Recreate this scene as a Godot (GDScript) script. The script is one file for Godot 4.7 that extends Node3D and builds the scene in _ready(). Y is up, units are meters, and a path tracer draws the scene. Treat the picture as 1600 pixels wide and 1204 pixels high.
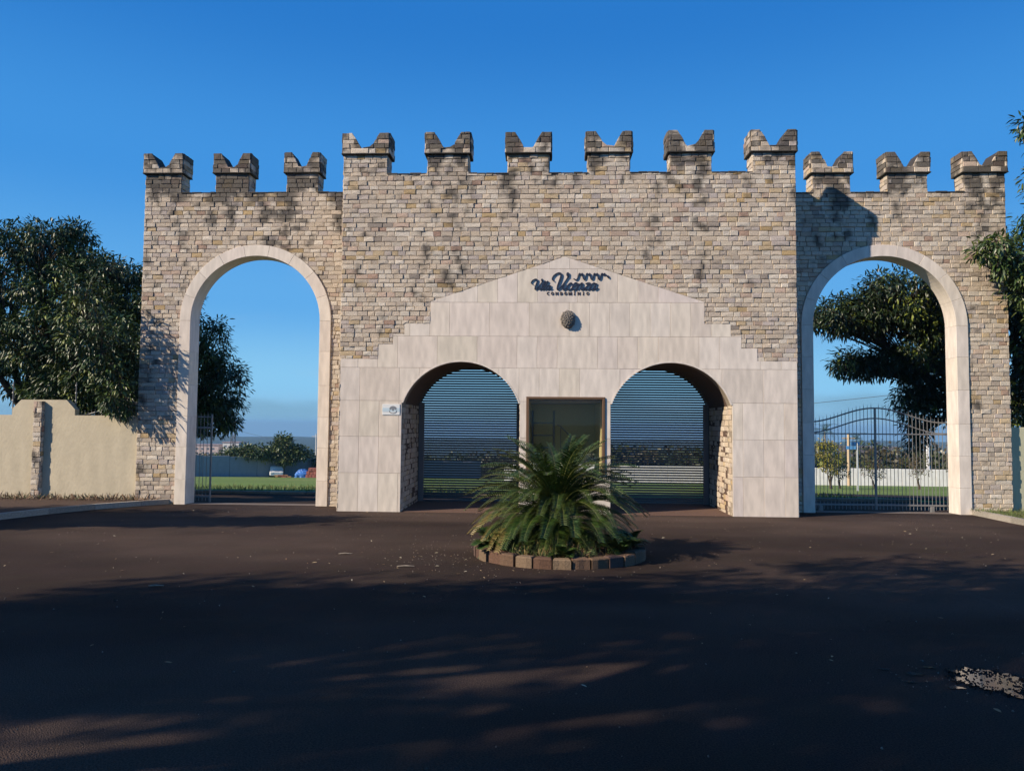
extends Node3D

# ---------------------------------------------------------------- geometry buffer
class G:
	var v := PackedVector3Array()
	var n := PackedVector3Array()
	var c := PackedColorArray()
	func tri(a: Vector3, b: Vector3, d: Vector3, out: Vector3, ca := Color.WHITE, cb := Color.WHITE, cd := Color.WHITE):
		var f := (b - a).cross(d - a)
		if f.length_squared() < 1e-16: return
		f = f.normalized()
		if f.dot(out) > 0.0:
			v.append(a); v.append(d); v.append(b)
			c.append(ca); c.append(cd); c.append(cb)
		else:
			f = -f
			v.append(a); v.append(b); v.append(d)
			c.append(ca); c.append(cb); c.append(cd)
		n.append(f); n.append(f); n.append(f)
	func stri(a: Vector3, b: Vector3, d: Vector3, na: Vector3, nb: Vector3, nd: Vector3, ca := Color.WHITE, cb := Color.WHITE, cd := Color.WHITE):
		var f := (b - a).cross(d - a)
		if f.length_squared() < 1e-18: return
		if f.dot(na + nb + nd) > 0.0:
			v.append(a); v.append(d); v.append(b)
			n.append(na); n.append(nd); n.append(nb)
			c.append(ca); c.append(cd); c.append(cb)
		else:
			v.append(a); v.append(b); v.append(d)
			n.append(na); n.append(nb); n.append(nd)
			c.append(ca); c.append(cb); c.append(cd)
	func quad(a: Vector3, b: Vector3, d: Vector3, e: Vector3, out: Vector3, col := Color.WHITE):
		tri(a, b, d, out, col, col, col)
		tri(a, d, e, out, col, col, col)
	func box(p: Vector3, s: Vector3, col := Color.WHITE, bev := 0.0, t := Transform3D()):
		# p = centre, s = full size, edges chamfered by bev
		var h := s * 0.5
		var k := h - Vector3.ONE * bev
		for ax in 3:
			var u := (ax + 1) % 3
			var w := (ax + 2) % 3
			for sg in [-1.0, 1.0]:
				var o := Vector3(); o[ax] = sg
				var q := []
				for m in [[-1, -1], [1, -1], [1, 1], [-1, 1]]:
					var x := Vector3(); x[ax] = sg * h[ax]; x[u] = m[0] * k[u]; x[w] = m[1] * k[w]
					q.append(t * (p + x))
				quad(q[0], q[1], q[2], q[3], t.basis * o, col)
				if bev > 0.0:
					for sg2 in [-1.0, 1.0]:
						var o2 := Vector3(); o2[ax] = sg; o2[u] = sg2
						var a := Vector3(); a[ax] = sg * h[ax]; a[u] = sg2 * k[u]; a[w] = -k[w]
						var b := Vector3(); b[ax] = sg * k[ax]; b[u] = sg2 * h[u]; b[w] = -k[w]
						var a2 := a; a2[w] = k[w]
						var b2 := b; b2[w] = k[w]
						quad(t * (p + a), t * (p + b), t * (p + b2), t * (p + a2), t.basis * o2, col)
		if bev > 0.0:
			for sx in [-1.0, 1.0]:
				for sy in [-1.0, 1.0]:
					for sz in [-1.0, 1.0]:
						tri(t * (p + Vector3(sx * h.x, sy * k.y, sz * k.z)), t * (p + Vector3(sx * k.x, sy * h.y, sz * k.z)), t * (p + Vector3(sx * k.x, sy * k.y, sz * h.z)), t.basis * Vector3(sx, sy, sz), col, col, col)
	func tube(pts: PackedVector3Array, radii: PackedFloat32Array, sides := 6, col := Color.WHITE, cap := true):
		var rings := []
		var up := Vector3(0.31, 0.2, 0.93).normalized()
		for i in pts.size():
			var d := (pts[mini(i + 1, pts.size() - 1)] - pts[maxi(i - 1, 0)]).normalized()
			var x := up.cross(d)
			if x.length() < 0.05: x = Vector3(1, 0, 0).cross(d)
			x = x.normalized()
			var y := d.cross(x).normalized()
			up = y.cross(x).normalized() if absf(y.cross(x).dot(d)) < 0.0 else up
			var r := []
			for k in sides:
				var a := TAU * k / sides
				r.append(x * cos(a) + y * sin(a))
			rings.append(r)
		for i in pts.size() - 1:
			for k in sides:
				var k2 := (k + 1) % sides
				var n0: Vector3 = rings[i][k]; var n1: Vector3 = rings[i][k2]; var n2: Vector3 = rings[i + 1][k2]; var n3: Vector3 = rings[i + 1][k]
				var p0 := pts[i] + n0 * radii[i]; var p1 := pts[i] + n1 * radii[i]; var p2 := pts[i + 1] + n2 * radii[i + 1]; var p3 := pts[i + 1] + n3 * radii[i + 1]
				stri(p0, p1, p2, n0, n1, n2, col, col, col)
				stri(p0, p2, p3, n0, n2, n3, col, col, col)
		if cap:
			var e := pts.size() - 1
			for k in range(1, sides - 1):
				tri(pts[0] + rings[0][0] * radii[0], pts[0] + rings[0][k] * radii[0], pts[0] + rings[0][k + 1] * radii[0], pts[0] - pts[1], col, col, col)
				tri(pts[e] + rings[e][0] * radii[e], pts[e] + rings[e][k] * radii[e], pts[e] + rings[e][k + 1] * radii[e], pts[e] - pts[e - 1], col, col, col)
	func extrude(poly: PackedVector2Array, n0: float, n1: float, t: Transform3D, col := Color.WHITE, bev := 0.0):
		# polygon in (u, v), from depth n0 up to n1 along local +z; the n1 face chamfered
		var top := poly
		if bev > 0.0:
			var off := Geometry2D.offset_polygon(poly, -bev, Geometry2D.JOIN_MITER)
			if off.size() == 1 and off[0].size() == poly.size():
				var best := 0
				for i in off[0].size():
					if off[0][i].distance_to(poly[0]) < off[0][best].distance_to(poly[0]): best = i
				top = PackedVector2Array()
				var same := Geometry2D.is_polygon_clockwise(off[0]) == Geometry2D.is_polygon_clockwise(poly)
				for i in off[0].size(): top.append(off[0][posmod(best + (i if same else -i), off[0].size())])
			else: bev = 0.0
		var z := t.basis.z
		var ix := Geometry2D.triangulate_polygon(top)
		for i in range(0, ix.size(), 3):
			tri(t * Vector3(top[ix[i]].x, top[ix[i]].y, n1), t * Vector3(top[ix[i + 1]].x, top[ix[i + 1]].y, n1), t * Vector3(top[ix[i + 2]].x, top[ix[i + 2]].y, n1), z, col, col, col)
		ix = Geometry2D.triangulate_polygon(poly)
		for i in range(0, ix.size(), 3):
			tri(t * Vector3(poly[ix[i]].x, poly[ix[i]].y, n0), t * Vector3(poly[ix[i + 1]].x, poly[ix[i + 1]].y, n0), t * Vector3(poly[ix[i + 2]].x, poly[ix[i + 2]].y, n0), -z, col, col, col)
		var cw := Geometry2D.is_polygon_clockwise(poly)
		for i in poly.size():
			var j := (i + 1) % poly.size()
			var a := poly[i]; var b := poly[j]
			var d := (b - a)
			var o2 := Vector2(-d.y, d.x) if cw else Vector2(d.y, -d.x)
			var o := t.basis * Vector3(o2.x, o2.y, 0)
			quad(t * Vector3(a.x, a.y, n0), t * Vector3(b.x, b.y, n0), t * Vector3(b.x, b.y, n1 - bev), t * Vector3(a.x, a.y, n1 - bev), o, col)
			if bev > 0.0:
				quad(t * Vector3(a.x, a.y, n1 - bev), t * Vector3(b.x, b.y, n1 - bev), t * Vector3(top[j].x, top[j].y, n1), t * Vector3(top[i].x, top[i].y, n1), o + z * o.length(), col)
	func add(o: G):
		v.append_array(o.v); n.append_array(o.n); c.append_array(o.c)
	func mesh() -> ArrayMesh:
		var a := []
		a.resize(Mesh.ARRAY_MAX)
		a[Mesh.ARRAY_VERTEX] = v; a[Mesh.ARRAY_NORMAL] = n; a[Mesh.ARRAY_COLOR] = c
		var m := ArrayMesh.new()
		m.add_surface_from_arrays(Mesh.PRIMITIVE_TRIANGLES, a)
		return m

# ---------------------------------------------------------------- scene tree helpers
var rng := RandomNumberGenerator.new()
var taken := {}
var M := {}

func numbered(called: String) -> String:
	if not taken.has(called):
		taken[called] = 0
		return called
	taken[called] += 1
	return "%s_%03d" % [called, taken[called]]

func tag(o: Node, label: String, category: String, group := "", kind := "") -> Node:
	o.set_meta("label", label)
	if category: o.set_meta("category", category)
	if group: o.set_meta("group", group)
	if kind: o.set_meta("kind", kind)
	return o

func thing(called: String, label: String, category: String, at := Vector3.ZERO, group := "") -> Node3D:
	var o := Node3D.new()
	o.name = numbered(called)
	add_child(o)
	o.position = at
	tag(o, label, category, group)
	return o

func put(called: String, mesh: Mesh, m: Material, parent: Node = self, at := Vector3.ZERO) -> MeshInstance3D:
	var o := MeshInstance3D.new()
	o.mesh = mesh
	o.material_override = m
	if parent == self: o.name = numbered(called)
	else:
		if not parent.has_meta("_names"): parent.set_meta("_names", {})
		var d: Dictionary = parent.get_meta("_names")
		d[called] = d.get(called, -1) + 1
		o.name = called if d[called] == 0 else "%s_%03d" % [called, d[called]]
	parent.add_child(o, true)
	o.position = at
	return o

func struct(called: String, mesh: Mesh, m: Material) -> MeshInstance3D:
	var o := put(called, mesh, m)
	o.set_meta("kind", "structure")
	return o

func clean(o: Node):
	if o.has_meta("_names"): o.remove_meta("_names")
	for k in o.get_children(): clean(k)

# ---------------------------------------------------------------- materials
func noise(freq: float, seed_: int, type := FastNoiseLite.TYPE_SIMPLEX_SMOOTH, oct := 4) -> FastNoiseLite:
	var f := FastNoiseLite.new()
	f.noise_type = type
	f.seed = seed_
	f.frequency = freq
	f.fractal_octaves = oct
	return f

func tone(lo: float, hi: float, freq: float, seed_: int, oct := 5, size := 512) -> NoiseTexture2D:
	var t := NoiseTexture2D.new()
	t.width = size; t.height = size; t.seamless = true
	t.noise = noise(freq, seed_, FastNoiseLite.TYPE_SIMPLEX_SMOOTH, oct)
	var g := Gradient.new()
	g.set_color(0, Color(lo, lo, lo)); g.set_color(1, Color(hi, hi, hi))
	t.color_ramp = g
	return t

func bumps(freq: float, seed_: int, strength: float, oct := 5, size := 512) -> NoiseTexture2D:
	var t := NoiseTexture2D.new()
	t.width = size; t.height = size; t.seamless = true
	t.noise = noise(freq, seed_, FastNoiseLite.TYPE_SIMPLEX_SMOOTH, oct)
	t.as_normal_map = true
	t.bump_strength = strength
	return t

func mat(called: String, lin: Color, rough: float, tex: Texture2D = null, nor: Texture2D = null, scale := Vector3.ONE, vcol := true, nscale := 1.0) -> StandardMaterial3D:
	var m := StandardMaterial3D.new()
	m.resource_name = called
	m.albedo_color = lin.linear_to_srgb()
	m.roughness = rough
	m.vertex_color_use_as_albedo = vcol
	if tex or nor:
		m.uv1_triplanar = true
		m.uv1_world_triplanar = true
		m.uv1_scale = scale
	m.albedo_texture = tex
	if nor:
		m.normal_enabled = true
		m.normal_texture = nor
		m.normal_scale = nscale
	M[called] = m
	return m

# ---------------------------------------------------------------- the lie of the land
const PROFILE := [[400.0, 1.4], [60.0, 1.44], [-6.0, -0.144], [-112.0, -7.45], [-260.0, -16.0], [-700.0, -32.0], [-2500.0, -95.0], [-7000.0, -240.0]]
func gh(z: float) -> float:
	for i in PROFILE.size() - 1:
		if z >= PROFILE[i + 1][0]:
			var t: float = (PROFILE[i][0] - z) / (PROFILE[i][0] - PROFILE[i + 1][0])
			return lerpf(PROFILE[i][1], PROFILE[i + 1][1], clampf(t, 0, 1))
	return -240.0

func sheet(xs: Array, zs: Array, lift: float, colour: Callable) -> ArrayMesh:
	var g := G.new()
	for j in zs.size() - 1:
		for i in xs.size() - 1:
			var p := []
			var cs := []
			for q in [[i, j], [i + 1, j], [i + 1, j + 1], [i, j + 1]]:
				var x: float = xs[q[0]]; var z: float = zs[q[1]]
				p.append(Vector3(x, gh(z) + lift, z)); cs.append(colour.call(x, z))
			g.tri(p[0], p[1], p[2], Vector3.UP, cs[0], cs[1], cs[2])
			g.tri(p[0], p[2], p[3], Vector3.UP, cs[0], cs[2], cs[3])
	return g.mesh()

func steps(a: float, b: float, k: int) -> Array:
	var r := []
	for i in k + 1: r.append(lerpf(a, b, float(i) / k))
	return r

func ground_poly(poly: PackedVector2Array, lift: float, thick := 0.0) -> G:
	# polygon in (x, z), draped on the slope
	var g := G.new()
	var ix := Geometry2D.triangulate_polygon(poly)
	for i in range(0, ix.size(), 3):
		var q := []
		for k in 3: q.append(Vector3(poly[ix[i + k]].x, gh(poly[ix[i + k]].y) + lift, poly[ix[i + k]].y))
		g.tri(q[0], q[1], q[2], Vector3.UP)
	if thick > 0.0:
		var cw := Geometry2D.is_polygon_clockwise(poly)
		for i in poly.size():
			var a := poly[i]; var b := poly[(i + 1) % poly.size()]
			var d := b - a
			var o := Vector3(-d.y, 0, d.x) if cw else Vector3(d.y, 0, -d.x)
			g.quad(Vector3(a.x, gh(a.y) + lift, a.y), Vector3(b.x, gh(b.y) + lift, b.y), Vector3(b.x, gh(b.y) + lift - thick, b.y), Vector3(a.x, gh(a.y) + lift - thick, a.y), o)
	return g

# ---------------------------------------------------------------- stone cladding
var stain_a: FastNoiseLite
var stain_b: FastNoiseLite
var hue_noise: FastNoiseLite

func stain(p: Vector3, top: float, strength: float, own := 0.0) -> float:
	# black weathering that runs down from the battlements
	var d := maxf(0.0, top - p.y)
	var n := stain_a.get_noise_3d(p.x * 2.4, p.y * 0.42, p.z * 2.4) * 0.95 + stain_b.get_noise_3d(p.x * 3.4, p.y * 2.4, p.z * 3.4) * 0.8
	var near := (0.50 * exp(-d / 0.45) + 0.30 * exp(-d / 1.9)) * strength
	return clampf((n + near + own - 0.52) * 2.6, 0.0, 0.90)

const TONES := [
	[0.760, 0.640, 0.510, 32.0], [0.830, 0.725, 0.600, 32.0], [0.680, 0.580, 0.480, 15.0], [0.660, 0.580, 0.540, 9.0], [0.590, 0.510, 0.450, 5.0],
	[0.710, 0.550, 0.345, 7.0], [0.620, 0.440, 0.220, 2.0], [0.690, 0.520, 0.420, 7.0], [0.480, 0.310, 0.245, 1.2], [0.400, 0.345, 0.305, 3.5], [0.880, 0.795, 0.685, 17.0]]
func stone_tone(p: Vector3, warm: float) -> Color:
	var total := 0.0
	for t in TONES: total += t[3]
	var r := rng.randf() * total
	var c := Color(0.5, 0.43, 0.33)
	for t in TONES:
		r -= t[3]
		if r <= 0.0:
			c = Color(t[0], t[1], t[2]); break
	var k := rng.randf_range(0.90, 1.08) * (1.0 + 0.10 * hue_noise.get_noise_3d(p.x, p.y, p.z))
	var w := warm + 0.10 + 0.22 * hue_noise.get_noise_3d(p.x + 70.0, p.y, p.z)
	c = c.lerp(Color(0.72, 0.585, 0.42), clampf(w, 0.0, 0.55))
	return Color(c.r * k, c.g * k, c.b * k)

func one_stone(poly: PackedVector2Array, t: Transform3D, proud: float, top: float, strength: float, warm: float) -> G:
	var g := G.new()
	var ring := PackedVector2Array()
	for i in poly.size():
		var a := poly[i]; var b := poly[(i + 1) % poly.size()]
		ring.append(a)
		if a.distance_to(b) > 0.11: ring.append(a.lerp(b, rng.randf_range(0.35, 0.65)) + Vector2(rng.randf_range(-1, 1), rng.randf_range(-1, 1)) * 0.0035)
	var cen := Vector2()
	for p in ring: cen += p
	cen /= ring.size()
	var base := stone_tone(t * Vector3(cen.x, cen.y, 0), warm)
	var d := proud + rng.randf_range(-0.009, 0.010)
	var tilt := Vector2(rng.randf_range(-1, 1), rng.randf_range(-1, 1)) * 0.035
	var lo := []; var mid := []; var hi := []; var cm := []; var ch := []
	var own := rng.randf_range(-0.17, 0.15) * strength * (1.7 if strength == 2.1 else 1.0)
	for p in ring:
		var q := p + (cen - p).normalized() * minf(rng.randf_range(0.004, 0.013), (cen - p).length() * 0.4)
		var h := d + (p - cen).dot(tilt)
		lo.append(t * Vector3(p.x, p.y, -0.02))
		mid.append(t * Vector3(p.x, p.y, h - rng.randf_range(0.006, 0.013)))
		hi.append(t * Vector3(q.x, q.y, h + rng.randf_range(-0.002, 0.003)))
		var s := stain(mid[-1], top, strength, own)
		var k := rng.randf_range(0.94, 1.04)
		cm.append(Color(base.r * k * 0.93, base.g * k * 0.92, base.b * k * 0.9).lerp(Color(0.045, 0.042, 0.040), s))
		ch.append(Color(base.r * k, base.g * k, base.b * k).lerp(Color(0.045, 0.042, 0.040), s * 0.92))
	var c3 := t * Vector3(cen.x, cen.y, d + rng.randf_range(-0.001, 0.007))
	var cc := base.lerp(Color(0.045, 0.042, 0.040), stain(c3, top, strength, own) * 0.92)
	var z := t.basis.z
	for i in ring.size():
		var j := (i + 1) % ring.size()
		g.tri(c3, hi[i], hi[j], z, cc, ch[i], ch[j])
		var o: Vector3 = (mid[i] + mid[j]) * 0.5 - t * Vector3(cen.x, cen.y, d)
		o -= z * o.dot(z)
		g.tri(hi[i], mid[i], mid[j], o.normalized() + z, ch[i], cm[i], cm[j])
		g.tri(hi[i], mid[j], hi[j], o.normalized() + z, ch[i], cm[j], ch[j])
		g.tri(mid[i], lo[i], lo[j], o, cm[i], cm[i], cm[j])
		g.tri(mid[i], lo[j], mid[j], o, cm[i], cm[j], cm[j])
	return g

func area(p: PackedVector2Array) -> float:
	var s := 0.0
	for i in p.size(): s += p[i].cross(p[(i + 1) % p.size()])
	return absf(s) * 0.5

func clad(list: Array, owner_: Node, outer: PackedVector2Array, holes: Array, t: Transform3D, top: float, strength := 1.0, warm := 0.0, course := 0.106, proud := 0.018, rank := 1.0):
	var lo := outer[0]; var hi := outer[0]
	for p in outer: lo = lo.min(p); hi = hi.max(p)
	var y := lo.y
	while y < hi.y - 0.02:
		var h := course * rng.randf_range(0.86, 1.16)
		if hi.y - y - h < course * 0.45: h = hi.y - y
		var x := lo.x - rng.randf_range(0.0, 0.2)
		while x < hi.x:
			var w := rng.randf_range(0.145, 0.285) * (course / 0.114) ** 0.4
			if rng.randf() < 0.10: w *= 1.45
			var gap := 0.0030
			var r := PackedVector2Array()
			for k in [[x, y], [x + w, y], [x + w, y + h], [x, y + h]]:
				var px: float = k[0] + (gap if k[0] == x else -gap)
				var py: float = k[1] + (gap if k[1] == y else -gap)
				r.append(Vector2(px + rng.randf_range(-1, 1) * 0.0035, py + rng.randf_range(-1, 1) * 0.003))
			x += w
			var got: Array = Geometry2D.intersect_polygons(r, outer)
			for hole in holes:
				var next := []
				for q in got: next.append_array(Geometry2D.clip_polygons(q, hole))
				got = next
			for q in got:
				var ar := area(q)
				if ar < 0.0012: continue
				list.append([ar * rank, owner_, one_stone(q, t, proud, top, strength, warm)])
		y += h

func commit_stones(list: Array):
	list.sort_custom(func(a, b): return a[0] > b[0])
	var rest := {}
	for i in list.size():
		if i < 300: put("stone", list[i][2].mesh(), M.stone, list[i][1])
		else:
			if not rest.has(list[i][1]): rest[list[i][1]] = G.new()
			rest[list[i][1]].add(list[i][2])
	for o in rest:
		put("stonework", rest[o].mesh(), M.stone, o).set_meta("kind", "stuff")

func rect(x0: float, y0: float, x1: float, y1: float) -> PackedVector2Array:
	return PackedVector2Array([Vector2(x0, y0), Vector2(x1, y0), Vector2(x1, y1), Vector2(x0, y1)])

func arch_poly(cx: float, half: float, spring: float, rise: float, bottom: float, k := 28) -> PackedVector2Array:
	# a round-headed opening; the head is a circular segment
	var r := (half * half + rise * rise) / (2.0 * rise)
	var cy := spring + rise - r
	var a0 := asin(clampf((spring - cy) / r, -1, 1))
	var p := PackedVector2Array([Vector2(cx - half, bottom), Vector2(cx + half, bottom)])
	for i in k + 1:
		var a := lerpf(a0, PI - a0, float(i) / k)
		p.append(Vector2(cx + r * cos(a), cy + r * sin(a)))
	return p

func cap_profile(w: float, h: float) -> PackedVector2Array:
	return PackedVector2Array([Vector2(0, 0), Vector2(w, 0), Vector2(w, h), Vector2(w * 0.80, h), Vector2(w * 0.70, h * 0.66), Vector2(w * 0.61, h * 0.29), Vector2(w * 0.40, h * 0.27), Vector2(w * 0.30, h * 0.66), Vector2(w * 0.195, h), Vector2(0, h)])

func face(x: float, y: float, z: float, turn := 0.0) -> Transform3D:
	return Transform3D(Basis(Vector3.UP, turn), Vector3(x, y, z))

func battlement(owner_: Node, list: Array, front: float, depth: float, x0: float, x1: float, base: float, top: float, caps: Array, cap_lo: float, cap_hi: float, hole: PackedVector2Array, holes: Array, warm: float, strength: float):
	# crenellated outline shared by the core and by the cladding
	var outline := PackedVector2Array([Vector2(x0, base)])
	for p in hole: outline.append(p)
	outline.append(Vector2(x1, base))
	var stones := PackedVector2Array([Vector2(x0, base), Vector2(x1, base)])
	var crown := PackedVector2Array()
	for i in range(caps.size() - 1, -1, -1):
		var b: float = caps[i][1] - 0.05; var a: float = caps[i][0] + 0.05
		if i == caps.size() - 1 and x1 - b < 0.15: b = x1
		else: crown.append(Vector2(x1 if i == caps.size() - 1 else b, top))
		if i == caps.size() - 1 and b != x1: crown.append(Vector2(b, top))
		if i == 0 and a - x0 < 0.15: a = x0
		crown.append(Vector2(b, cap_lo)); crown.append(Vector2(a, cap_lo))
		if a != x0: crown.append(Vector2(a, top))
	if crown[-1].x > x0 + 0.001: crown.append(Vector2(x0, top))
	var clean_ := PackedVector2Array()
	for p in crown:
		if clean_.is_empty() or clean_[-1].distance_to(p) > 0.001: clean_.append(p)
	outline.append_array(clean_)
	for i in clean_.size() - 1:
		var a := clean_[i]; var b := clean_[i + 1]
		if absf(a.y - top) < 0.001 and absf(b.y - top) < 0.001 and a.x - b.x > 0.1:
			var x := b.x + 0.004
			while x < a.x - 0.05:
				var w := minf(rng.randf_range(0.16, 0.30), a.x - 0.004 - x)
				var cg := G.new()
				var ck := rng.randf_range(0.6, 1.9)
				var hh := rng.randf_range(0.025, 0.042)
				cg.box(Vector3(x + w * 0.5, top + hh * 0.5 - 0.002, front - depth * 0.5 - 0.005), Vector3(w - 0.006, hh, depth + rng.randf_range(0.02, 0.045)), Color(0.075, 0.066, 0.058) * ck, 0.007)
				put("coping_stone", cg.mesh(), M.stone, owner_)
				x += w
	stones.append_array(clean_)
	var g := G.new()
	g.extrude(outline, -depth, -0.006, face(0, 0, front - 0.02), Color(0.36, 0.30, 0.235))
	put("core_wall", g.mesh(), M.mortar, owner_)
	clad(list, owner_, stones, holes, face(0, 0, front - 0.02), top + 0.25, strength, warm)
	for i in caps.size():
		var w: float = caps[i][1] - caps[i][0]
		var h := cap_hi - cap_lo
		var jig := rng.randf_range(-0.012, 0.012)
		var prof := cap_profile(w, h + jig)
		var cap := put("merlon_cap", null, M.mortar, owner_)
		g = G.new()
		g.extrude(prof, -depth - 0.05, 0.03, face(caps[i][0], cap_lo, front), Color(0.055, 0.05, 0.046))
		g.box(Vector3((caps[i][0] + caps[i][1]) / 2, cap_lo + 0.012, front - depth / 2 + 0.004), Vector3(w + 0.05, 0.03, depth + 0.11), Color(0.06, 0.055, 0.05), 0.008)
		cap.mesh = g.mesh()
		var inner := PackedVector2Array()
		for p in prof: inner.append(p + (Vector2(w * 0.5, h * 0.3) - p) * 0.012)
		clad(list, cap, inner, [], face(caps[i][0], cap_lo + 0.012, front + 0.036), cap_hi + 0.15, 2.1, warm, 0.118, 0.016)
		for s in [-1.0, 1.0]:
			var x: float = caps[i][0] - 0.006 if s < 0 else caps[i][1] + 0.006
			var tf := face(x, cap_lo + 0.012, front - depth - 0.05 if s < 0 else front + 0.03, s * PI / 2)
			clad(list, cap, rect(0, 0, depth + 0.08, h - 0.01), [], tf, cap_hi + 0.15, 2.1, warm, 0.118, 0.016, 0.4)
			var bx: float = caps[i][0] + 0.052 if s < 0 else caps[i][1] - 0.052
			if absf(bx - x0) < 0.15: bx = x0
			if absf(bx - x1) < 0.15: bx = x1
			clad(list, owner_, rect(0, 0, depth - 0.012, cap_lo - top), [], face(bx, top, front - depth - 0.02 if s < 0 else front - 0.035, s * PI / 2), cap_hi, 0.9, warm, 0.114, 0.016, 0.4)

func trim(owner_: Node, cx: float, half: float, spring: float, ring: float, front: float, depth: float, base: float):
	# pale stone surround: jamb blocks and voussoirs that also line the opening
	var pieces := []
	var ys := [base]
	var k := 6
	for i in range(1, k + 1): ys.append(lerpf(base, spring, float(i) / k) + (0.0 if i == k else rng.randf_range(-0.03, 0.03)))
	for s in [-1.0, 1.0]:
		for i in k:
			var a: float = cx + s * half; var b: float = cx + s * (half + ring)
			pieces.append(rect(minf(a, b), ys[i] + 0.0015, maxf(a, b), ys[i + 1] - 0.0015))
	var nv := 9
	for i in nv:
		var a0 := PI * i / nv + 0.0009; var a1 := PI * (i + 1) / nv - 0.0009
		var p := PackedVector2Array()
		for q in 7:
			var a := lerpf(a0, a1, q / 6.0)
			p.append(Vector2(cx + (half + ring) * cos(a), spring + (half + ring) * sin(a)))
		for q in range(6, -1, -1):
			var a := lerpf(a0, a1, q / 6.0)
			p.append(Vector2(cx + half * cos(a), spring + half * sin(a)))
		pieces.append(p)
	for p in pieces:
		var g := G.new()
		var w := rng.randf_range(0.93, 1.05)
		g.extrude(p, -depth, 0.035, face(0, 0, front), Color(w, w * rng.randf_range(0.98, 1.0), w * rng.randf_range(0.95, 0.99)), 0.005)
		put("trim_block", g.mesh(), [M.marble, M.marble_b, M.marble_c][rng.randi() % 3], owner_)

# ---------------------------------------------------------------- foliage
var leaf_long: ArrayMesh
var leaf_small: ArrayMesh
var clump: ArrayMesh

func leaf_mesh(width: float, droop: float) -> ArrayMesh:
	# a lanceolate leaf of length 1 along +z, folded along the midrib
	var g := G.new()
	var zs := [0.0, 0.22, 0.52, 0.80, 1.0]
	var ws := [0.03, 0.42, 0.5, 0.30, 0.0]
	for i in 4:
		var a := Vector3(0, -droop * zs[i] * zs[i], zs[i]); var b := Vector3(0, -droop * zs[i + 1] * zs[i + 1], zs[i + 1])
		for s in [-1.0, 1.0]:
			var a2 := a + Vector3(s * width * ws[i], width * 0.22 * ws[i], 0); var b2 := b + Vector3(s * width * ws[i + 1], width * 0.22 * ws[i + 1], 0)
			g.tri(a, b, b2, Vector3.UP)
			g.tri(a, b2, a2, Vector3.UP)
	return g.mesh()

func scatter(mesh: Mesh, xf: Array, cols: Array) -> MultiMesh:
	var mm := MultiMesh.new()
	mm.transform_format = MultiMesh.TRANSFORM_3D
	mm.use_colors = true
	mm.mesh = mesh
	mm.instance_count = xf.size()
	for i in xf.size():
		mm.set_instance_transform(i, xf[i])
		mm.set_instance_color(i, cols[i])
	return mm

func aim(dir: Vector3, roll: float, size: float, at: Vector3, wide := 1.0) -> Transform3D:
	var z := dir.normalized()
	var x := Vector3.UP.cross(z)
	if x.length() < 0.05: x = Vector3.RIGHT
	x = x.normalized()
	var y := z.cross(x)
	return Transform3D(Basis(x * size * wide, y * size * wide, z * size).rotated(z, roll), at)

func ball() -> Vector3:
	while true:
		var p := Vector3(rng.randf_range(-1, 1), rng.randf_range(-1, 1), rng.randf_range(-1, 1))
		if p.length() <= 1.0: return p
	return Vector3.ZERO

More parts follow.
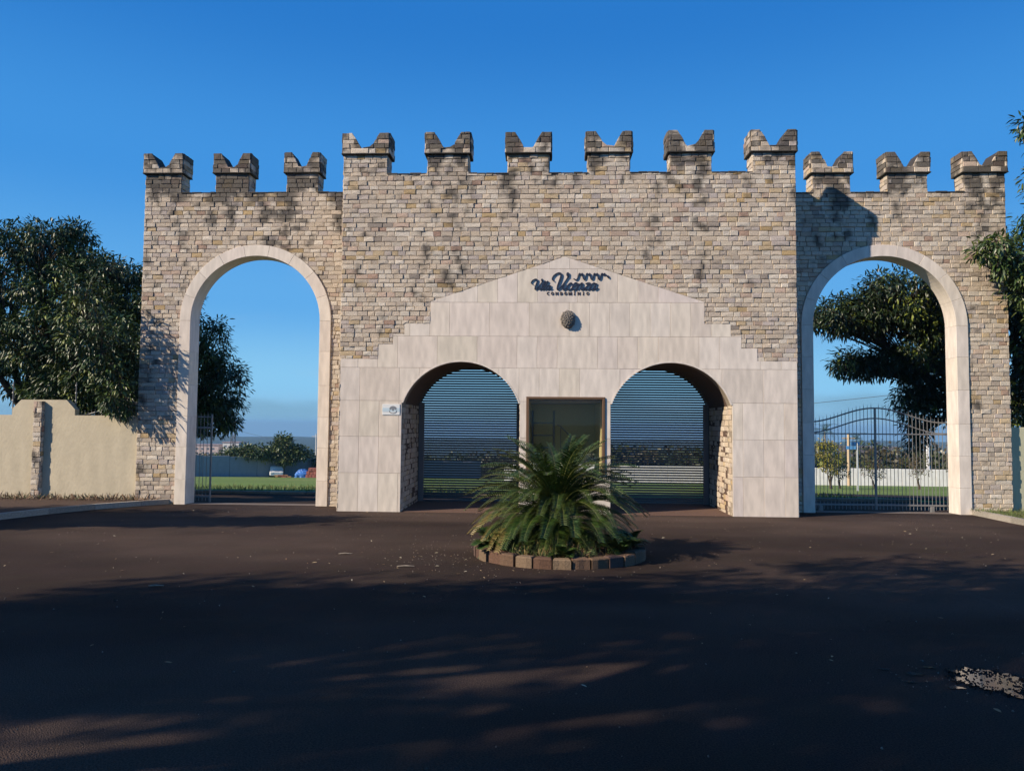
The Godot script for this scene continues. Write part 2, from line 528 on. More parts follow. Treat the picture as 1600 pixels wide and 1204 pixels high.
func tree(called: String, label: String, group: String, at: Vector3, fork: float, trunk_r: float, lobes: Array, leaf: Mesh, size: float, per_tip: int, tints: Array, bark: Material, spread := 0.30, droop := 0.5, trunks := 1) -> Node3D:
	# lobes: [centre, radii, number of leafy shoots], in metres from the tree's foot
	var t := thing(called, label, "tree", at, group)
	var g := G.new()
	var tops := []
	for k in trunks:
		var lean := Vector3(rng.randf_range(-0.12, 0.12), 0, rng.randf_range(-0.12, 0.12)) * fork * (1.0 + trunks * 0.5)
		var pts := PackedVector3Array(); var rr := PackedFloat32Array()
		for i in 6:
			var f := i / 5.0
			pts.append(Vector3(lean.x * f * f + sin(f * 5.0 + k) * trunk_r * 0.3 + k * trunk_r * 0.9 * (1 - f), fork * f - 0.05, lean.z * f * f + cos(f * 4.0) * trunk_r * 0.3))
			rr.append(trunk_r * lerpf(1.25 if i == 0 else 1.0, 0.72, f))
		g.tube(pts, rr, 9)
		tops.append(pts[5])
	put("trunk", g.mesh(), bark, t)
	var limbs := G.new()
	var xf := []; var cols := []
	for lb in lobes:
		var c: Vector3 = lb[0]; var rad: Vector3 = lb[1]
		var f: Vector3 = tops[rng.randi() % tops.size()]
		var m := f.lerp(c, 0.5) + Vector3(rng.randf_range(-0.2, 0.2), rng.randf_range(-0.1, 0.3), rng.randf_range(-0.2, 0.2))
		var path := PackedVector3Array(); var rr := PackedFloat32Array()
		for i in 7:
			var u := i / 6.0
			path.append(f.lerp(m, u).lerp(m.lerp(c, u), u)); rr.append(lerpf(trunk_r * 0.5, trunk_r * 0.16, u))
		limbs.tube(path, rr, 6)
		var out0 := Vector3(c.x - f.x, 0, c.z - f.z)
		var shade := rng.randf_range(0.85, 1.12)
		for s in lb[2]:
			var q := ball()
			q = q.normalized() * pow(q.length(), 0.55)
			var tip: Vector3 = c + q * rad
			var from: Vector3 = path[rng.randi_range(3, 6)]
			limbs.tube(PackedVector3Array([from, from.lerp(tip, 0.5) + Vector3(0, 0.06, 0), tip]), PackedFloat32Array([trunk_r * 0.11, trunk_r * 0.07, trunk_r * 0.03]), 3, Color.WHITE, false)
			var along := (tip - from).normalized()
			var tint: Color = tints[rng.randi() % tints.size()]
			var fresh := rng.randf() < 0.08
			for k in per_tip:
				var p: Vector3 = tip + ball() * spread - along * rng.randf() * spread * 0.8
				var dir := (p - tip).normalized() * 0.7 + along * 0.5 + Vector3(0, -droop * rng.randf_range(0.2, 1.7), 0) + ball() * 0.5
				xf.append(aim(dir, rng.randf_range(-0.9, 0.9), size * rng.randf_range(0.65, 1.25), p))
				var kk := shade * rng.randf_range(0.75, 1.2)
				var cc := tint if not fresh else tint.lerp(Color(0.20, 0.24, 0.035), 0.75)
				cols.append(Color(cc.r * kk, cc.g * kk, cc.b * kk))
	put("limbs", limbs.mesh(), bark, t)
	var mi := MultiMeshInstance3D.new()
	mi.name = "crown"
	mi.multimesh = scatter(leaf, xf, cols)
	mi.material_override = M.leaf
	mi.set_meta("kind", "stuff")
	t.add_child(mi)
	return t

func tufts(called: String, label: String, category: String, mesh: Mesh, m: Material, spots: Array, tints: Array, size: Vector2, tilt := 0.6, wide := 1.0) -> MultiMeshInstance3D:
	var xf := []; var cols := []
	for p in spots:
		var d := Vector3(rng.randf_range(-tilt, tilt), 1, rng.randf_range(-tilt, tilt))
		xf.append(aim(d, rng.randf() * TAU, rng.randf_range(size.x, size.y), p, wide))
		var c: Color = tints[rng.randi() % tints.size()]
		var k := rng.randf_range(0.75, 1.2)
		cols.append(Color(c.r * k, c.g * k, c.b * k))
	var mi := MultiMeshInstance3D.new()
	mi.name = numbered(called)
	mi.multimesh = scatter(mesh, xf, cols)
	mi.material_override = m
	add_child(mi)
	tag(mi, label, category, "", "stuff")
	return mi

func stroke(g: G, pts: Array, width: float, t: Transform3D, depth: float, thin := 0.55):
	# a smooth pen stroke with thick and thin parts, raised from the wall
	var path := []
	for i in pts.size() - 1:
		var p0: Vector2 = pts[maxi(i - 1, 0)]; var p1: Vector2 = pts[i]; var p2: Vector2 = pts[i + 1]; var p3: Vector2 = pts[mini(i + 2, pts.size() - 1)]
		for k in 5: path.append(p1.cubic_interpolate(p2, p0, p3, k / 5.0))
	path.append(pts[-1])
	var l := []; var r := []
	for i in path.size():
		var d: Vector2 = (path[mini(i + 1, path.size() - 1)] - path[maxi(i - 1, 0)]).normalized()
		var nn := Vector2(-d.y, d.x)
		var w := width * lerpf(thin, 1.0, clampf(-d.y * 0.9 + 0.35, 0, 1)) * 0.5
		if i == 0 or i == path.size() - 1: w *= 0.5
		l.append(path[i] + nn * w); r.append(path[i] - nn * w)
	for i in path.size() - 1:
		var q := [l[i], l[i + 1], r[i + 1], r[i]]
		g.quad(t * Vector3(q[0].x, q[0].y, depth), t * Vector3(q[1].x, q[1].y, depth), t * Vector3(q[2].x, q[2].y, depth), t * Vector3(q[3].x, q[3].y, depth), Vector3.BACK)
		for e in [[0, 1], [3, 2]]:
			var a: Vector2 = q[e[0]]; var b: Vector2 = q[e[1]]
			var o: Vector2 = (a + b) * 0.5 - (path[i] + path[i + 1]) * 0.5
			g.quad(t * Vector3(a.x, a.y, 0), t * Vector3(b.x, b.y, 0), t * Vector3(b.x, b.y, depth), t * Vector3(a.x, a.y, depth), t.basis * Vector3(o.x, o.y, 0))
	for i in [0, path.size() - 1]:
		g.quad(t * Vector3(l[i].x, l[i].y, 0), t * Vector3(r[i].x, r[i].y, 0), t * Vector3(r[i].x, r[i].y, depth), t * Vector3(l[i].x, l[i].y, depth), t.basis * Vector3(-1 if i == 0 else 1, 0, 0))

const GLYPHS := {
	"V": [[-0.25, 1.2, -0.62, 1.55, -0.5, 2.1, -0.05, 2.42, 0.35, 2.2, 0.42, 1.5, 0.38, 0.6, 0.5, 0.02, 0.85, 0.45, 1.2, 1.4, 1.35, 2.1, 1.2, 2.42, 1.12, 2.2, 1.45, 1.75]],
	"i": [[0.02, 0.92, 0.02, 0.2, 0.16, 0.0, 0.44, 0.3], [0.03, 1.3, 0.06, 1.42]],
	"l": [[0.0, 0.3, 0.38, 1.5, 0.3, 1.95, 0.1, 1.6, 0.06, 0.3, 0.2, 0.0, 0.44, 0.3]],
	"a": [[0.58, 0.82, 0.3, 0.98, 0.03, 0.6, 0.1, 0.1, 0.34, 0.06, 0.58, 0.5], [0.62, 0.95, 0.58, 0.3, 0.72, 0.0, 0.98, 0.3]],
	"c": [[0.58, 0.8, 0.36, 0.99, 0.06, 0.62, 0.12, 0.12, 0.4, 0.0, 0.72, 0.3]],
	"e": [[0.08, 0.42, 0.46, 0.58, 0.5, 0.9, 0.26, 1.0, 0.04, 0.6, 0.12, 0.12, 0.4, 0.0, 0.72, 0.3]],
	"n": [[0.02, 0.92, 0.06, 0.5, 0.06, 0.0], [0.08, 0.5, 0.3, 0.97, 0.5, 0.8, 0.5, 0.2, 0.62, 0.0, 0.86, 0.3]],
	"z": [[0.02, 0.86, 0.3, 0.98, 0.58, 0.9, 0.3, 0.45, 0.05, 0.06, 0.35, 0.1, 0.58, 0.02, 0.84, 0.3]]}
const ADVANCE := {"V": 1.15, "i": 0.44, "l": 0.44, "a": 0.96, "c": 0.68, "e": 0.68, "n": 0.84, "z": 0.8}

func write_script(owner_: Node, word: String, x: float, y: float, xh: float, width: float, big_first: float, pen: float):
	# fit the word into the given width
	var total := 0.0
	for i in word.length(): total += ADVANCE[word[i]] * (big_first if i == 0 else 1.0)
	var sx := width / total
	var at := x
	for i in word.length():
		var k := big_first if i == 0 else 1.0
		var g := G.new()
		for s in GLYPHS[word[i]]:
			var p := []
			for j in range(0, s.size(), 2):
				var yy: float = s[j + 1] * xh * k
				p.append(Vector2(s[j] * sx * k + yy * 0.30, yy))
			stroke(g, p, pen * (1.25 if i == 0 else 1.0), face(at, y, 0.002), 0.020)
		put("letter", g.mesh(), M.navy, owner_)
		at += ADVANCE[word[i]] * sx * k

# ================================================================ the scene
func _ready():
	rng.seed = 20250425
	# ---- camera
	var cam := Camera3D.new()
	cam.name = "camera"
	add_child(cam)
	cam.basis = Basis(Vector3.UP, atan(48.0 / 1156.0)) * Basis(Vector3.RIGHT, deg_to_rad(2.97)) * Basis(Vector3.BACK, 0.0085)
	cam.position = Vector3(0, 2.0, 16.6)
	cam.fov = 55.02
	cam.near = 0.1
	cam.far = 9000.0
	# ---- sky, sun, exposure
	var env := Environment.new()
	env.background_mode = Environment.BG_SKY
	var sky := Sky.new()
	var pano := PanoramaSkyMaterial.new()
	pano.panorama = sky_image()
	sky.sky_material = pano
	env.sky = sky
	env.tonemap_mode = Environment.TONE_MAPPER_LINEAR
	env.tonemap_exposure = 1.38
	env.sdfgi_enabled = true; env.ssao_enabled = true; env.ssil_enabled = true
	env.fog_enabled = true
	env.fog_density = 0.00022
	env.fog_light_color = Color(0.60, 0.80, 0.95)
	var we := WorldEnvironment.new()
	we.name = "daylight"
	we.environment = env
	add_child(we)
	var sun := DirectionalLight3D.new()
	sun.name = "sun"
	add_child(sun)
	sun.look_at_from_position(Vector3.ZERO, Vector3(1.85, -1.31, -1.0), Vector3.UP)
	sun.light_energy = 1.55
	sun.light_color = Color(1.0, 0.93, 0.83)
	sun.light_angular_distance = 0.5
	sun.shadow_enabled = true

	materials()
	ground()
	gatehouse()
	wing("left")
	wing("right")
	name_sign()
	small_fittings()
	gates()
	boundary()
	planter()
	near_trees()
	beyond()
	litter()
	clean(self)

func sky_image() -> ImageTexture:
	var w := 2048; var h := 1024
	var data := PackedFloat32Array()
	data.resize(w * h * 3)
	var n1 := noise(0.012, 5, FastNoiseLite.TYPE_SIMPLEX_SMOOTH, 5)
	var zen := Vector3(0.0110, 0.098, 0.330)
	var stops := [[0.0, Vector3(0.205, 0.385, 0.560)], [3.0, Vector3(0.185, 0.425, 0.640)], [9.0, Vector3(0.088, 0.300, 0.600)], [18.0, Vector3(0.040, 0.215, 0.540)], [30.0, Vector3(0.017, 0.140, 0.435)], [55.0, zen], [90.0, zen * 0.85]]
	for y in h:
		var el := 90.0 - (y + 0.5) / h * 180.0
		var base := Vector3(0.12, 0.19, 0.29)
		if el >= 0:
			for i in stops.size() - 1:
				if el <= stops[i + 1][0]:
					base = (stops[i][1] as Vector3).lerp(stops[i + 1][1], smoothstep(0.0, 1.0, (el - stops[i][0]) / (stops[i + 1][0] - stops[i][0])))
					break
		for x in w:
			var c := base
			if el > -0.2 and el < 16.0:
				var a := TAU * x / w
				var d := Vector3(cos(a), 0, sin(a)) * 300.0
				# a low grey-violet bank and thin wisps above it
				var bank := n1.get_noise_3d(d.x, el * 22.0, d.z) * 1.1 + n1.get_noise_3d(d.x * 0.3 + 90.0, el * 4.0, d.z * 0.3) * 0.8
				var f := smoothstep(-0.15, 0.55, bank + 0.55 - el * 0.28)
				c = c.lerp(Vector3(0.150, 0.300, 0.430), f * 0.8 * smoothstep(16.0, 2.5, el))
				var wisp := n1.get_noise_3d(d.x * 0.8 + 400.0, el * 14.0, d.z * 0.8)
				c = c.lerp(Vector3(0.28, 0.35, 0.46), smoothstep(0.22, 0.65, wisp) * 0.32 * smoothstep(16.0, 7.0, el))
			var k := (y * w + x) * 3
			data[k] = c.x; data[k + 1] = c.y; data[k + 2] = c.z
	return ImageTexture.create_from_image(Image.create_from_data(w, h, false, Image.FORMAT_RGBF, data.to_byte_array()))

func materials():
	stain_a = noise(0.55, 11, FastNoiseLite.TYPE_SIMPLEX_SMOOTH, 4)
	stain_b = noise(0.9, 12, FastNoiseLite.TYPE_SIMPLEX_SMOOTH, 3)
	hue_noise = noise(0.6, 13)
	var speck := tone(0.72, 1.0, 0.03, 1)
	var fine := tone(0.80, 1.0, 0.06, 2)
	var rough_n := bumps(0.03, 3, 7.0)
	var fine_n := bumps(0.06, 4, 5.0)
	mat("stone", Color.WHITE, 0.9, speck, rough_n, Vector3.ONE * 2.3)
	mat("mortar", Color.WHITE, 0.95, fine, fine_n, Vector3.ONE * 3.0)
	var vein := tone(0.87, 1.0, 0.009, 21, 6)
	for k in 3:
		var m := mat(["marble", "marble_b", "marble_c"][k], Color(0.81, 0.73, 0.65), 0.55, vein, null, Vector3(1.1, 0.30, 1.1))
		m.uv1_offset = Vector3(k * 0.37, k * 0.21, k * 0.13)
	mat("asphalt", Color.WHITE, 0.95, tone(0.55, 1.0, 0.11, 31, 6, 1024), bumps(0.14, 32, 9.0, 4, 1024), Vector3.ONE * 0.55)
	M.asphalt.metallic_specular = 0.25
	mat("earth", Color.WHITE, 1.0, tone(0.5, 1.0, 0.04, 41), bumps(0.05, 42, 10.0), Vector3.ONE * 0.7)
	mat("grass_sheet", Color.WHITE, 1.0, tone(0.72, 1.0, 0.06, 51, 6), bumps(0.10, 52, 8.0), Vector3(0.5, 0.5, 0.12))
	mat("plaster", Color.WHITE, 0.85, tone(0.90, 1.0, 0.008, 61, 5), fine_n, Vector3(0.5, 0.2, 0.5), true, 0.1)
	mat("concrete", Color.WHITE, 0.9, speck, fine_n, Vector3.ONE * 1.5)
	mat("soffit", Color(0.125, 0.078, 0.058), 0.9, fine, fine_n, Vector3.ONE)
	mat("olive_paint", Color(0.78, 0.69, 0.33), 0.7, fine)
	var s := mat("slat_metal", Color(0.085, 0.092, 0.105), 0.45, null, null, Vector3.ONE, false); s.metallic = 0.6
	s = mat("guide_metal", Color(0.15, 0.155, 0.17), 0.5, null, null, Vector3.ONE, false); s.metallic = 0.3
	s = mat("gate_iron", Color(0.20, 0.20, 0.20), 0.5, null, null, Vector3.ONE, false); s.metallic = 0.25
	s = mat("bronze", Color(0.20, 0.115, 0.065), 0.45, null, null, Vector3.ONE, false); s.metallic = 0.4
	s = mat("pane", Color(0.06, 0.09, 0.08), 0.02, null, null, Vector3.ONE, false); s.metallic_specular = 0.28; s.albedo_color.a = 0.05; s.transparency = BaseMaterial3D.TRANSPARENCY_ALPHA
	mat("navy", Color(0.022, 0.028, 0.055), 0.45, null, null, Vector3.ONE, false)
	mat("brown_letter", Color(0.05, 0.028, 0.022), 0.5, null, null, Vector3.ONE, false)
	mat("dark_stone", Color(0.26, 0.235, 0.21), 0.9, speck, rough_n, Vector3.ONE * 6.0)
	mat("painted", Color.WHITE, 0.5)
	mat("bark", Color(0.09, 0.068, 0.05), 0.95, fine, rough_n, Vector3(2.5, 0.8, 2.5))
	mat("pale_bark", Color(0.34, 0.30, 0.25), 0.95, fine, rough_n, Vector3(2.5, 0.8, 2.5))
	s = mat("leaf", Color.WHITE, 0.42)
	s.backlight_enabled = true; s.backlight = Color(0.08, 0.10, 0.025)
	s = mat("frond", Color.WHITE, 0.38)
	s.backlight_enabled = true; s.backlight = Color(0.10, 0.12, 0.03)
	s = mat("blade", Color.WHITE, 0.7)
	s.backlight_enabled = true; s.backlight = Color(0.2, 0.25, 0.06)
	s = mat("puddle", Color(0.10, 0.09, 0.08), 0.02, null, null, Vector3.ONE, false); s.metallic_specular = 0.9; s.metallic = 0.25; s.roughness = 0.05
	leaf_long = leaf_mesh(0.27, 0.22)
	leaf_small = leaf_mesh(0.42, 0.15)
	var g := G.new()
	for i in 260:
		var p := ball().normalized() * rng.randf_range(0.5, 1.0)
		var d := ball().normalized()
		var e := d.cross(ball()).normalized() * rng.randf_range(0.04, 0.08)
		d *= rng.randf_range(0.07, 0.15)
		var k := rng.randf_range(0.65, 1.3)
		g.quad(p - d, p + e, p + d, p - e, p, Color(k, k, k))
	clump = g.mesh()

func ground():
	var big := noise(0.16, 71)
	var mid := noise(0.7, 72)
	var xs := [-9000.0, -3000.0, -900.0, -300.0, -120.0, -60.0, -30.0, -12.0, 0.0, 12.0, 30.0, 60.0, 120.0, 300.0, 900.0, 3000.0, 9000.0]
	var zs := [400.0, 150.0, 60.0, 30.0, 10.0, -6.0, -20.0, -50.0, -112.0, -180.0, -260.0, -450.0, -700.0, -1200.0, -2500.0, -4500.0, -7000.0]
	struct("ground", sheet(xs, zs, -0.02, func(_x, z): return Color(0.085, 0.052, 0.036) if z > -112.0 else Color(0.045, 0.06, 0.025)), M.earth).set_meta("label", "red brown earth of the site and the land sloping away behind it")
	var paint := func(x: float, z: float) -> Color:
		var k: float = 1.0 + 0.34 * big.get_noise_2d(x * 0.6, z * 1.8) + 0.22 * mid.get_noise_2d(x, z * 1.3)
		var dust: float = clampf(big.get_noise_2d(x * 0.5 + 40.0, z * 1.2) * 1.1 + 0.22, 0.0, 0.8)
		var c := Color(0.074, 0.051, 0.042).lerp(Color(0.180, 0.126, 0.100), dust)
		return Color(c.r * k, c.g * k, c.b * k)
	struct("forecourt", sheet(steps(-40.0, -14.0, 8) + steps(-13.8, 13.8, 110) + steps(14.0, 40.0, 8), steps(45.0, 17.0, 10) + steps(16.8, -4.9, 96), 0.006, paint), M.asphalt).set_meta("label", "worn dark brown asphalt forecourt in front of the gate, mostly in tree shade")
	# lawn beyond, cut by an inner road
	var green := func(x: float, z: float) -> Color:
		var k: float = 1.0 + 0.22 * big.get_noise_2d(x, z * 0.4) + 0.12 * mid.get_noise_2d(x * 2.0, z)
		var c := Color(0.180, 0.290, 0.044).lerp(Color(0.27, 0.29, 0.07), clampf(big.get_noise_2d(x * 0.4 + 9.0, z * 0.5) + 0.1, 0.0, 0.6))
		return Color(c.r * k, c.g * k, c.b * k)
	struct("lawn", sheet(steps(-90.0, 90.0, 50), steps(-4.9, -112.0, 60), 0.01, green), M.grass_sheet).set_meta("label", "sunlit green lawn falling away behind the gates")
	var tarmac := func(x: float, z: float) -> Color:
		var k: float = 1.0 + 0.2 * mid.get_noise_2d(x, z)
		return Color(0.075 * k, 0.062 * k, 0.058 * k)
	var g := G.new()
	var far_edge := [Vector2(-2, -19), Vector2(4, -17), Vector2(8, -15.2), Vector2(12, -12.2), Vector2(16, -9.8), Vector2(24, -8.6), Vector2(45, -8.0)]
	var near_edge := [Vector2(-2, -15.5), Vector2(4, -13.8), Vector2(8, -11.8), Vector2(10.2, -9.0), Vector2(11.0, -6.4), Vector2(12.0, -4.92), Vector2(45, -4.92)]
	for i in far_edge.size() - 1:
		for k in 8:
			var q := [far_edge[i].lerp(far_edge[i + 1], k / 8.0), far_edge[i].lerp(far_edge[i + 1], (k + 1) / 8.0), near_edge[i].lerp(near_edge[i + 1], (k + 1) / 8.0), near_edge[i].lerp(near_edge[i + 1], k / 8.0)]
			for m in 6:
				var p := []
				for e in [[q[0], q[3], m / 6.0], [q[1], q[2], m / 6.0], [q[1], q[2], (m + 1) / 6.0], [q[0], q[3], (m + 1) / 6.0]]:
					var w: Vector2 = (e[0] as Vector2).lerp(e[1], e[2])
					p.append(Vector3(w.x, gh(w.y) + 0.016, w.y))
				g.quad(p[0], p[1], p[2], p[3], Vector3.UP, tarmac.call(p[0].x, p[0].z))
	struct("inner_road", g.mesh(), M.asphalt).set_meta("label", "dark inner road curving across the lawn behind the right gate")
	g = G.new()
	for seg in [[-30.0, 3.0], [6.2, 11.6]]:
		for k in int((seg[1] - seg[0]) / 1.1):
			g.box(Vector3(seg[0] + k * 1.1 + 0.55, gh(-4.95) + 0.03, -4.95), Vector3(1.08, 0.12, 0.13), Color(0.42, 0.36, 0.27) * rng.randf_range(0.85, 1.1), 0.015)
	struct("lawn_edging", g.mesh(), M.concrete).set_meta("label", "low sandy kerb along the near edge of the lawn")

func gatehouse():
	var o := thing("gatehouse", "tall crenellated central gatehouse of pale split stone with marble gable front", "building", Vector3.ZERO)
	var list := []
	var caps := [[-4.64, -3.56], [-2.72, -1.69], [-0.87, 0.16], [0.97, 1.99], [2.81, 3.83], [4.66, 5.67]]
	var x0 := -4.62; var x1 := 5.65; var base := -0.15
	var arches := [arch_poly(-1.845, 1.335, 2.46, 0.96, base - 0.1), arch_poly(2.865, 1.345, 2.46, 0.96, base - 0.1)]
	var gable := PackedVector2Array([Vector2(-4.60, base), Vector2(5.64, base), Vector2(5.64, 3.44), Vector2(4.77, 3.44), Vector2(4.77, 3.72), Vector2(4.42, 3.72), Vector2(4.42, 4.0), Vector2(4.19, 4.0), Vector2(4.19, 4.27), Vector2(3.61, 4.27), Vector2(3.61, 4.76), Vector2(0.48, 5.79), Vector2(-2.56, 4.76), Vector2(-2.56, 4.26), Vector2(-3.15, 4.26), Vector2(-3.15, 4.02), Vector2(-3.41, 4.02), Vector2(-3.41, 3.79), Vector2(-3.74, 3.79), Vector2(-3.74, 3.45), Vector2(-4.60, 3.45)])
	# front wall with the two gateways and the booth opening; a solid body behind it
	var body := PackedVector2Array([Vector2(x0, base)])
	for a in [arches[0], null, arches[1]]:
		if a == null:
			body.append_array(PackedVector2Array([Vector2(-0.33, base), Vector2(-0.33, 2.585), Vector2(1.37, 2.585), Vector2(1.37, base)]))
		else:
			body.append(Vector2(a[0].x, base))
			for i in range(a.size() - 1, 1, -1): body.append(a[i])
			body.append(Vector2(a[1].x, base))
	body.append_array(PackedVector2Array([Vector2(x1, base), Vector2(x1, 7.30), Vector2(x0, 7.30)]))
	var g := G.new()
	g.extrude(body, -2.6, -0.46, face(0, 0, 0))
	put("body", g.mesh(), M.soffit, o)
	var front := PackedVector2Array()
	for i in range(1, body.size() - 3): front.append(body[i])
	battlement(o, list, 0.0, 0.44, x0, x1, base, 7.70, caps, 8.16, 8.66, front, [gable], 0.02, 0.8)
	# soffit lining and stone jambs of the gateways
	for k in 2:
		var cx := -1.845 if k == 0 else 2.865
		var hf := 1.335 if k == 0 else 1.345
		clad(list, o, rect(0.04, 0, 2.26, 2.50), [], face(cx - hf - 0.016, -0.06, -2.30 + 0.0, PI / 2).translated_local(Vector3(0, 0, 0)) if false else Transform3D(Basis(Vector3.UP, PI / 2), Vector3(cx - hf - 0.016, -0.06, 0.0)), 30.0, 0.3, 0.25, 0.118, 0.02, 0.6 if k == 0 else 0.05)
		clad(list, o, rect(0.04, 0, 2.26, 2.50), [], Transform3D(Basis(Vector3.UP, -PI / 2), Vector3(cx + hf + 0.016, -0.06, -2.30)), 30.0, 0.3, 0.25, 0.118, 0.02, 0.6 if k == 1 else 0.05)
	clad(list, o, rect(0.02, base, 1.16, 7.6), [], Transform3D(Basis(Vector3.UP, PI / 2), Vector3(x1 - 0.002, 0, -0.03)), 7.9, 0.8, 0.0, 0.114, 0.02, 0.02)
	clad(list, o, rect(0.02, base, 1.16, 7.6), [], Transform3D(Basis(Vector3.UP, -PI / 2), Vector3(x0 + 0.002, 0, -1.2)), 7.9, 0.8, 0.0, 0.114, 0.02, 0.02)
	commit_stones(list)
	# marble slabs
	var win := rect(-0.36, 0.88, 1.40, 2.61)
	var rows := [base, 0.87, 1.69, 2.50, 3.25, 3.97, 4.74, 5.51, 6.0]
	for r in rows.size() - 1:
		var x := -4.60 - (0.0 if r < 4 else (0.23 if r % 2 else 0.05))
		while x < 5.64:
			var w := 0.452 if rng.randf() < 0.72 else 0.904
			var got: Array = Geometry2D.intersect_polygons(rect(x, rows[r], minf(x + w, 5.64), rows[r + 1]), gable)
			x += w
			for hole in [arches[0], arches[1], win]:
				var next := []
				for q in got: next.append_array(Geometry2D.clip_polygons(q, hole))
				got = next
			for q in got:
				for s in Geometry2D.offset_polygon(q, -0.0022, Geometry2D.JOIN_MITER):
					if area(s) < 0.004: continue
					g = G.new()
					var k := rng.randf_range(0.90, 1.06)
					g.extrude(s, -0.05, rng.randf_range(-0.0015, 0.0015), face(0, 0, 0), Color(k, k * rng.randf_range(0.975, 1.0), k * rng.randf_range(0.94, 1.0)), 0.003)
					put("marble_slab", g.mesh(), [M.marble, M.marble_b, M.marble_c][rng.randi() % 3], o)
	# thin pale moulding round each gateway head
	for k in 2:
		var a: PackedVector2Array = arches[k]
		g = G.new()
		var c := Vector2(-1.845 if k == 0 else 2.865, 2.2)
		var pts := PackedVector2Array(); var ins := PackedVector2Array()
		for i in range(2, a.size()):
			pts.append(a[i] + (a[i] - c).normalized() * 0.004); ins.append(a[i] + (c - a[i]).normalized() * 0.028)
		for i in range(ins.size() - 1, -1, -1): pts.append(ins[i])
		g.extrude(pts, -0.055, 0.006, face(0, 0, 0))
		put("arch_moulding", g.mesh(), M.marble, o)
	# booth window
	var wd := put("window", null, M.bronze, o)
	g = G.new()
	g.box(Vector3(-0.325, 1.745, -0.03), Vector3(0.055, 1.73, 0.12), Color.WHITE, 0.006)
	g.box(Vector3(1.365, 1.745, -0.03), Vector3(0.055, 1.73, 0.12), Color.WHITE, 0.006)
	g.box(Vector3(0.52, 2.585, -0.03), Vector3(1.635, 0.05, 0.12), Color.WHITE, 0.006)
	g.box(Vector3(0.52, 0.905, -0.03), Vector3(1.635, 0.05, 0.12), Color.WHITE, 0.006)
	wd.mesh = g.mesh()
	g = G.new()
	g.box(Vector3(0.52, 1.745, -0.06), Vector3(1.63, 1.63, 0.008))
	put("pane", g.mesh(), M.pane, wd)
	g = G.new()
	g.box(Vector3(0.52, 0.36, -0.25), Vector3(1.71, 1.04, 0.4), Color(0.6, 0.6, 0.6))
	put("sill_wall", g.mesh(), M.concrete, o)
	# inside of the booth
	g = G.new()
	g.box(Vector3(0.52, 1.93, -2.5), Vector3(1.72, 1.34, 0.1))
	g.box(Vector3(0.52, 0.1, -2.5), Vector3(1.72, 0.3, 0.1))
	g.box(Vector3(-0.31, 1.3, -1.46), Vector3(0.03, 2.6, 1.98))
	g.box(Vector3(1.35, 1.3, -1.46), Vector3(0.03, 2.6, 1.98))
	put("booth_lining", g.mesh(), M.olive_paint, o)
	g = G.new()
	g.box(Vector3(0.52, 2.545, -1.45), Vector3(1.62, 0.06, 1.96), Color(0.75, 0.74, 0.70))
	put("booth_ceiling", g.mesh(), M.concrete, o)
	g = G.new()
	g.box(Vector3(0.52, 0.0, -1.45), Vector3(1.62, 0.06, 1.96), Color(0.70, 0.66, 0.58))
	put("booth_floor", g.mesh(), M.concrete, o)
	# floor of the gateways
	for k in 2:
		var cx := -1.845 if k == 0 else 2.865
		g = G.new()
		g.box(Vector3(cx, gh(-1.2) + 0.0, -1.32), Vector3(2.66, 0.09, 2.56), Color(0.17, 0.095, 0.07), 0.01)
		put("threshold_slab", g.mesh(), M.concrete, o)

func wing(side: String):
	var l := side == "left"
	var x0 := -9.95 if l else 5.66
	var x1 := -4.63 if l else 10.97
	var cx := -7.07 if l else 8.08
	var half := 1.61 if l else 1.66
	var spring := 4.47 if l else 4.40
	var ring := 0.275
	var caps: Array = [[-9.98, -8.99], [-8.21, -7.28], [-6.42, -5.54]] if l else [[6.42, 7.40], [8.19, 9.21], [9.98, 11.01]]
	var top := 7.66 if l else 7.60
	var clo := 8.15 if l else 8.07
	var chi := 8.66 if l else 8.58
	var front := -1.2
	var base := -0.2
	var o := thing("archway_wall", "tall stone archway wall with swallowtail merlons left of the gatehouse, tree shadow on its edge" if l else "tall stone archway wall right of the gatehouse, half in the gatehouse's shadow", "archway", Vector3.ZERO, "arched side walls of the gate")
	var list := []
	var cut := arch_poly(cx, half + ring - 0.02, spring, half + ring - 0.02, base)
	var hole := PackedVector2Array([cut[0]])
	for i in range(cut.size() - 1, 1, -1): hole.append(cut[i])
	hole.append(cut[1])
	battlement(o, list, front, 0.40, x0, x1, base, top, caps, clo, chi, hole, [arch_poly(cx, half + ring + 0.002, spring, half + ring + 0.002, base - 0.1, 40)], 0.06 if l else 0.14, 1.55 if l else 1.1)
	if l: clad(list, o, rect(0.0, base, 0.38, top), [], Transform3D(Basis(Vector3.UP, -PI / 2), Vector3(x0 + 0.002, 0, front - 0.42)), top + 0.2, 1.0, 0.1, 0.114, 0.02, 0.02)
	else: clad(list, o, rect(0.0, base, 0.38, top), [], Transform3D(Basis(Vector3.UP, PI / 2), Vector3(x1 - 0.002, 0, front - 0.035)), top + 0.2, 1.0, 0.1, 0.114, 0.02, 0.02)
	commit_stones(list)
	trim(o, cx, half, spring, ring, front, 0.45, base)

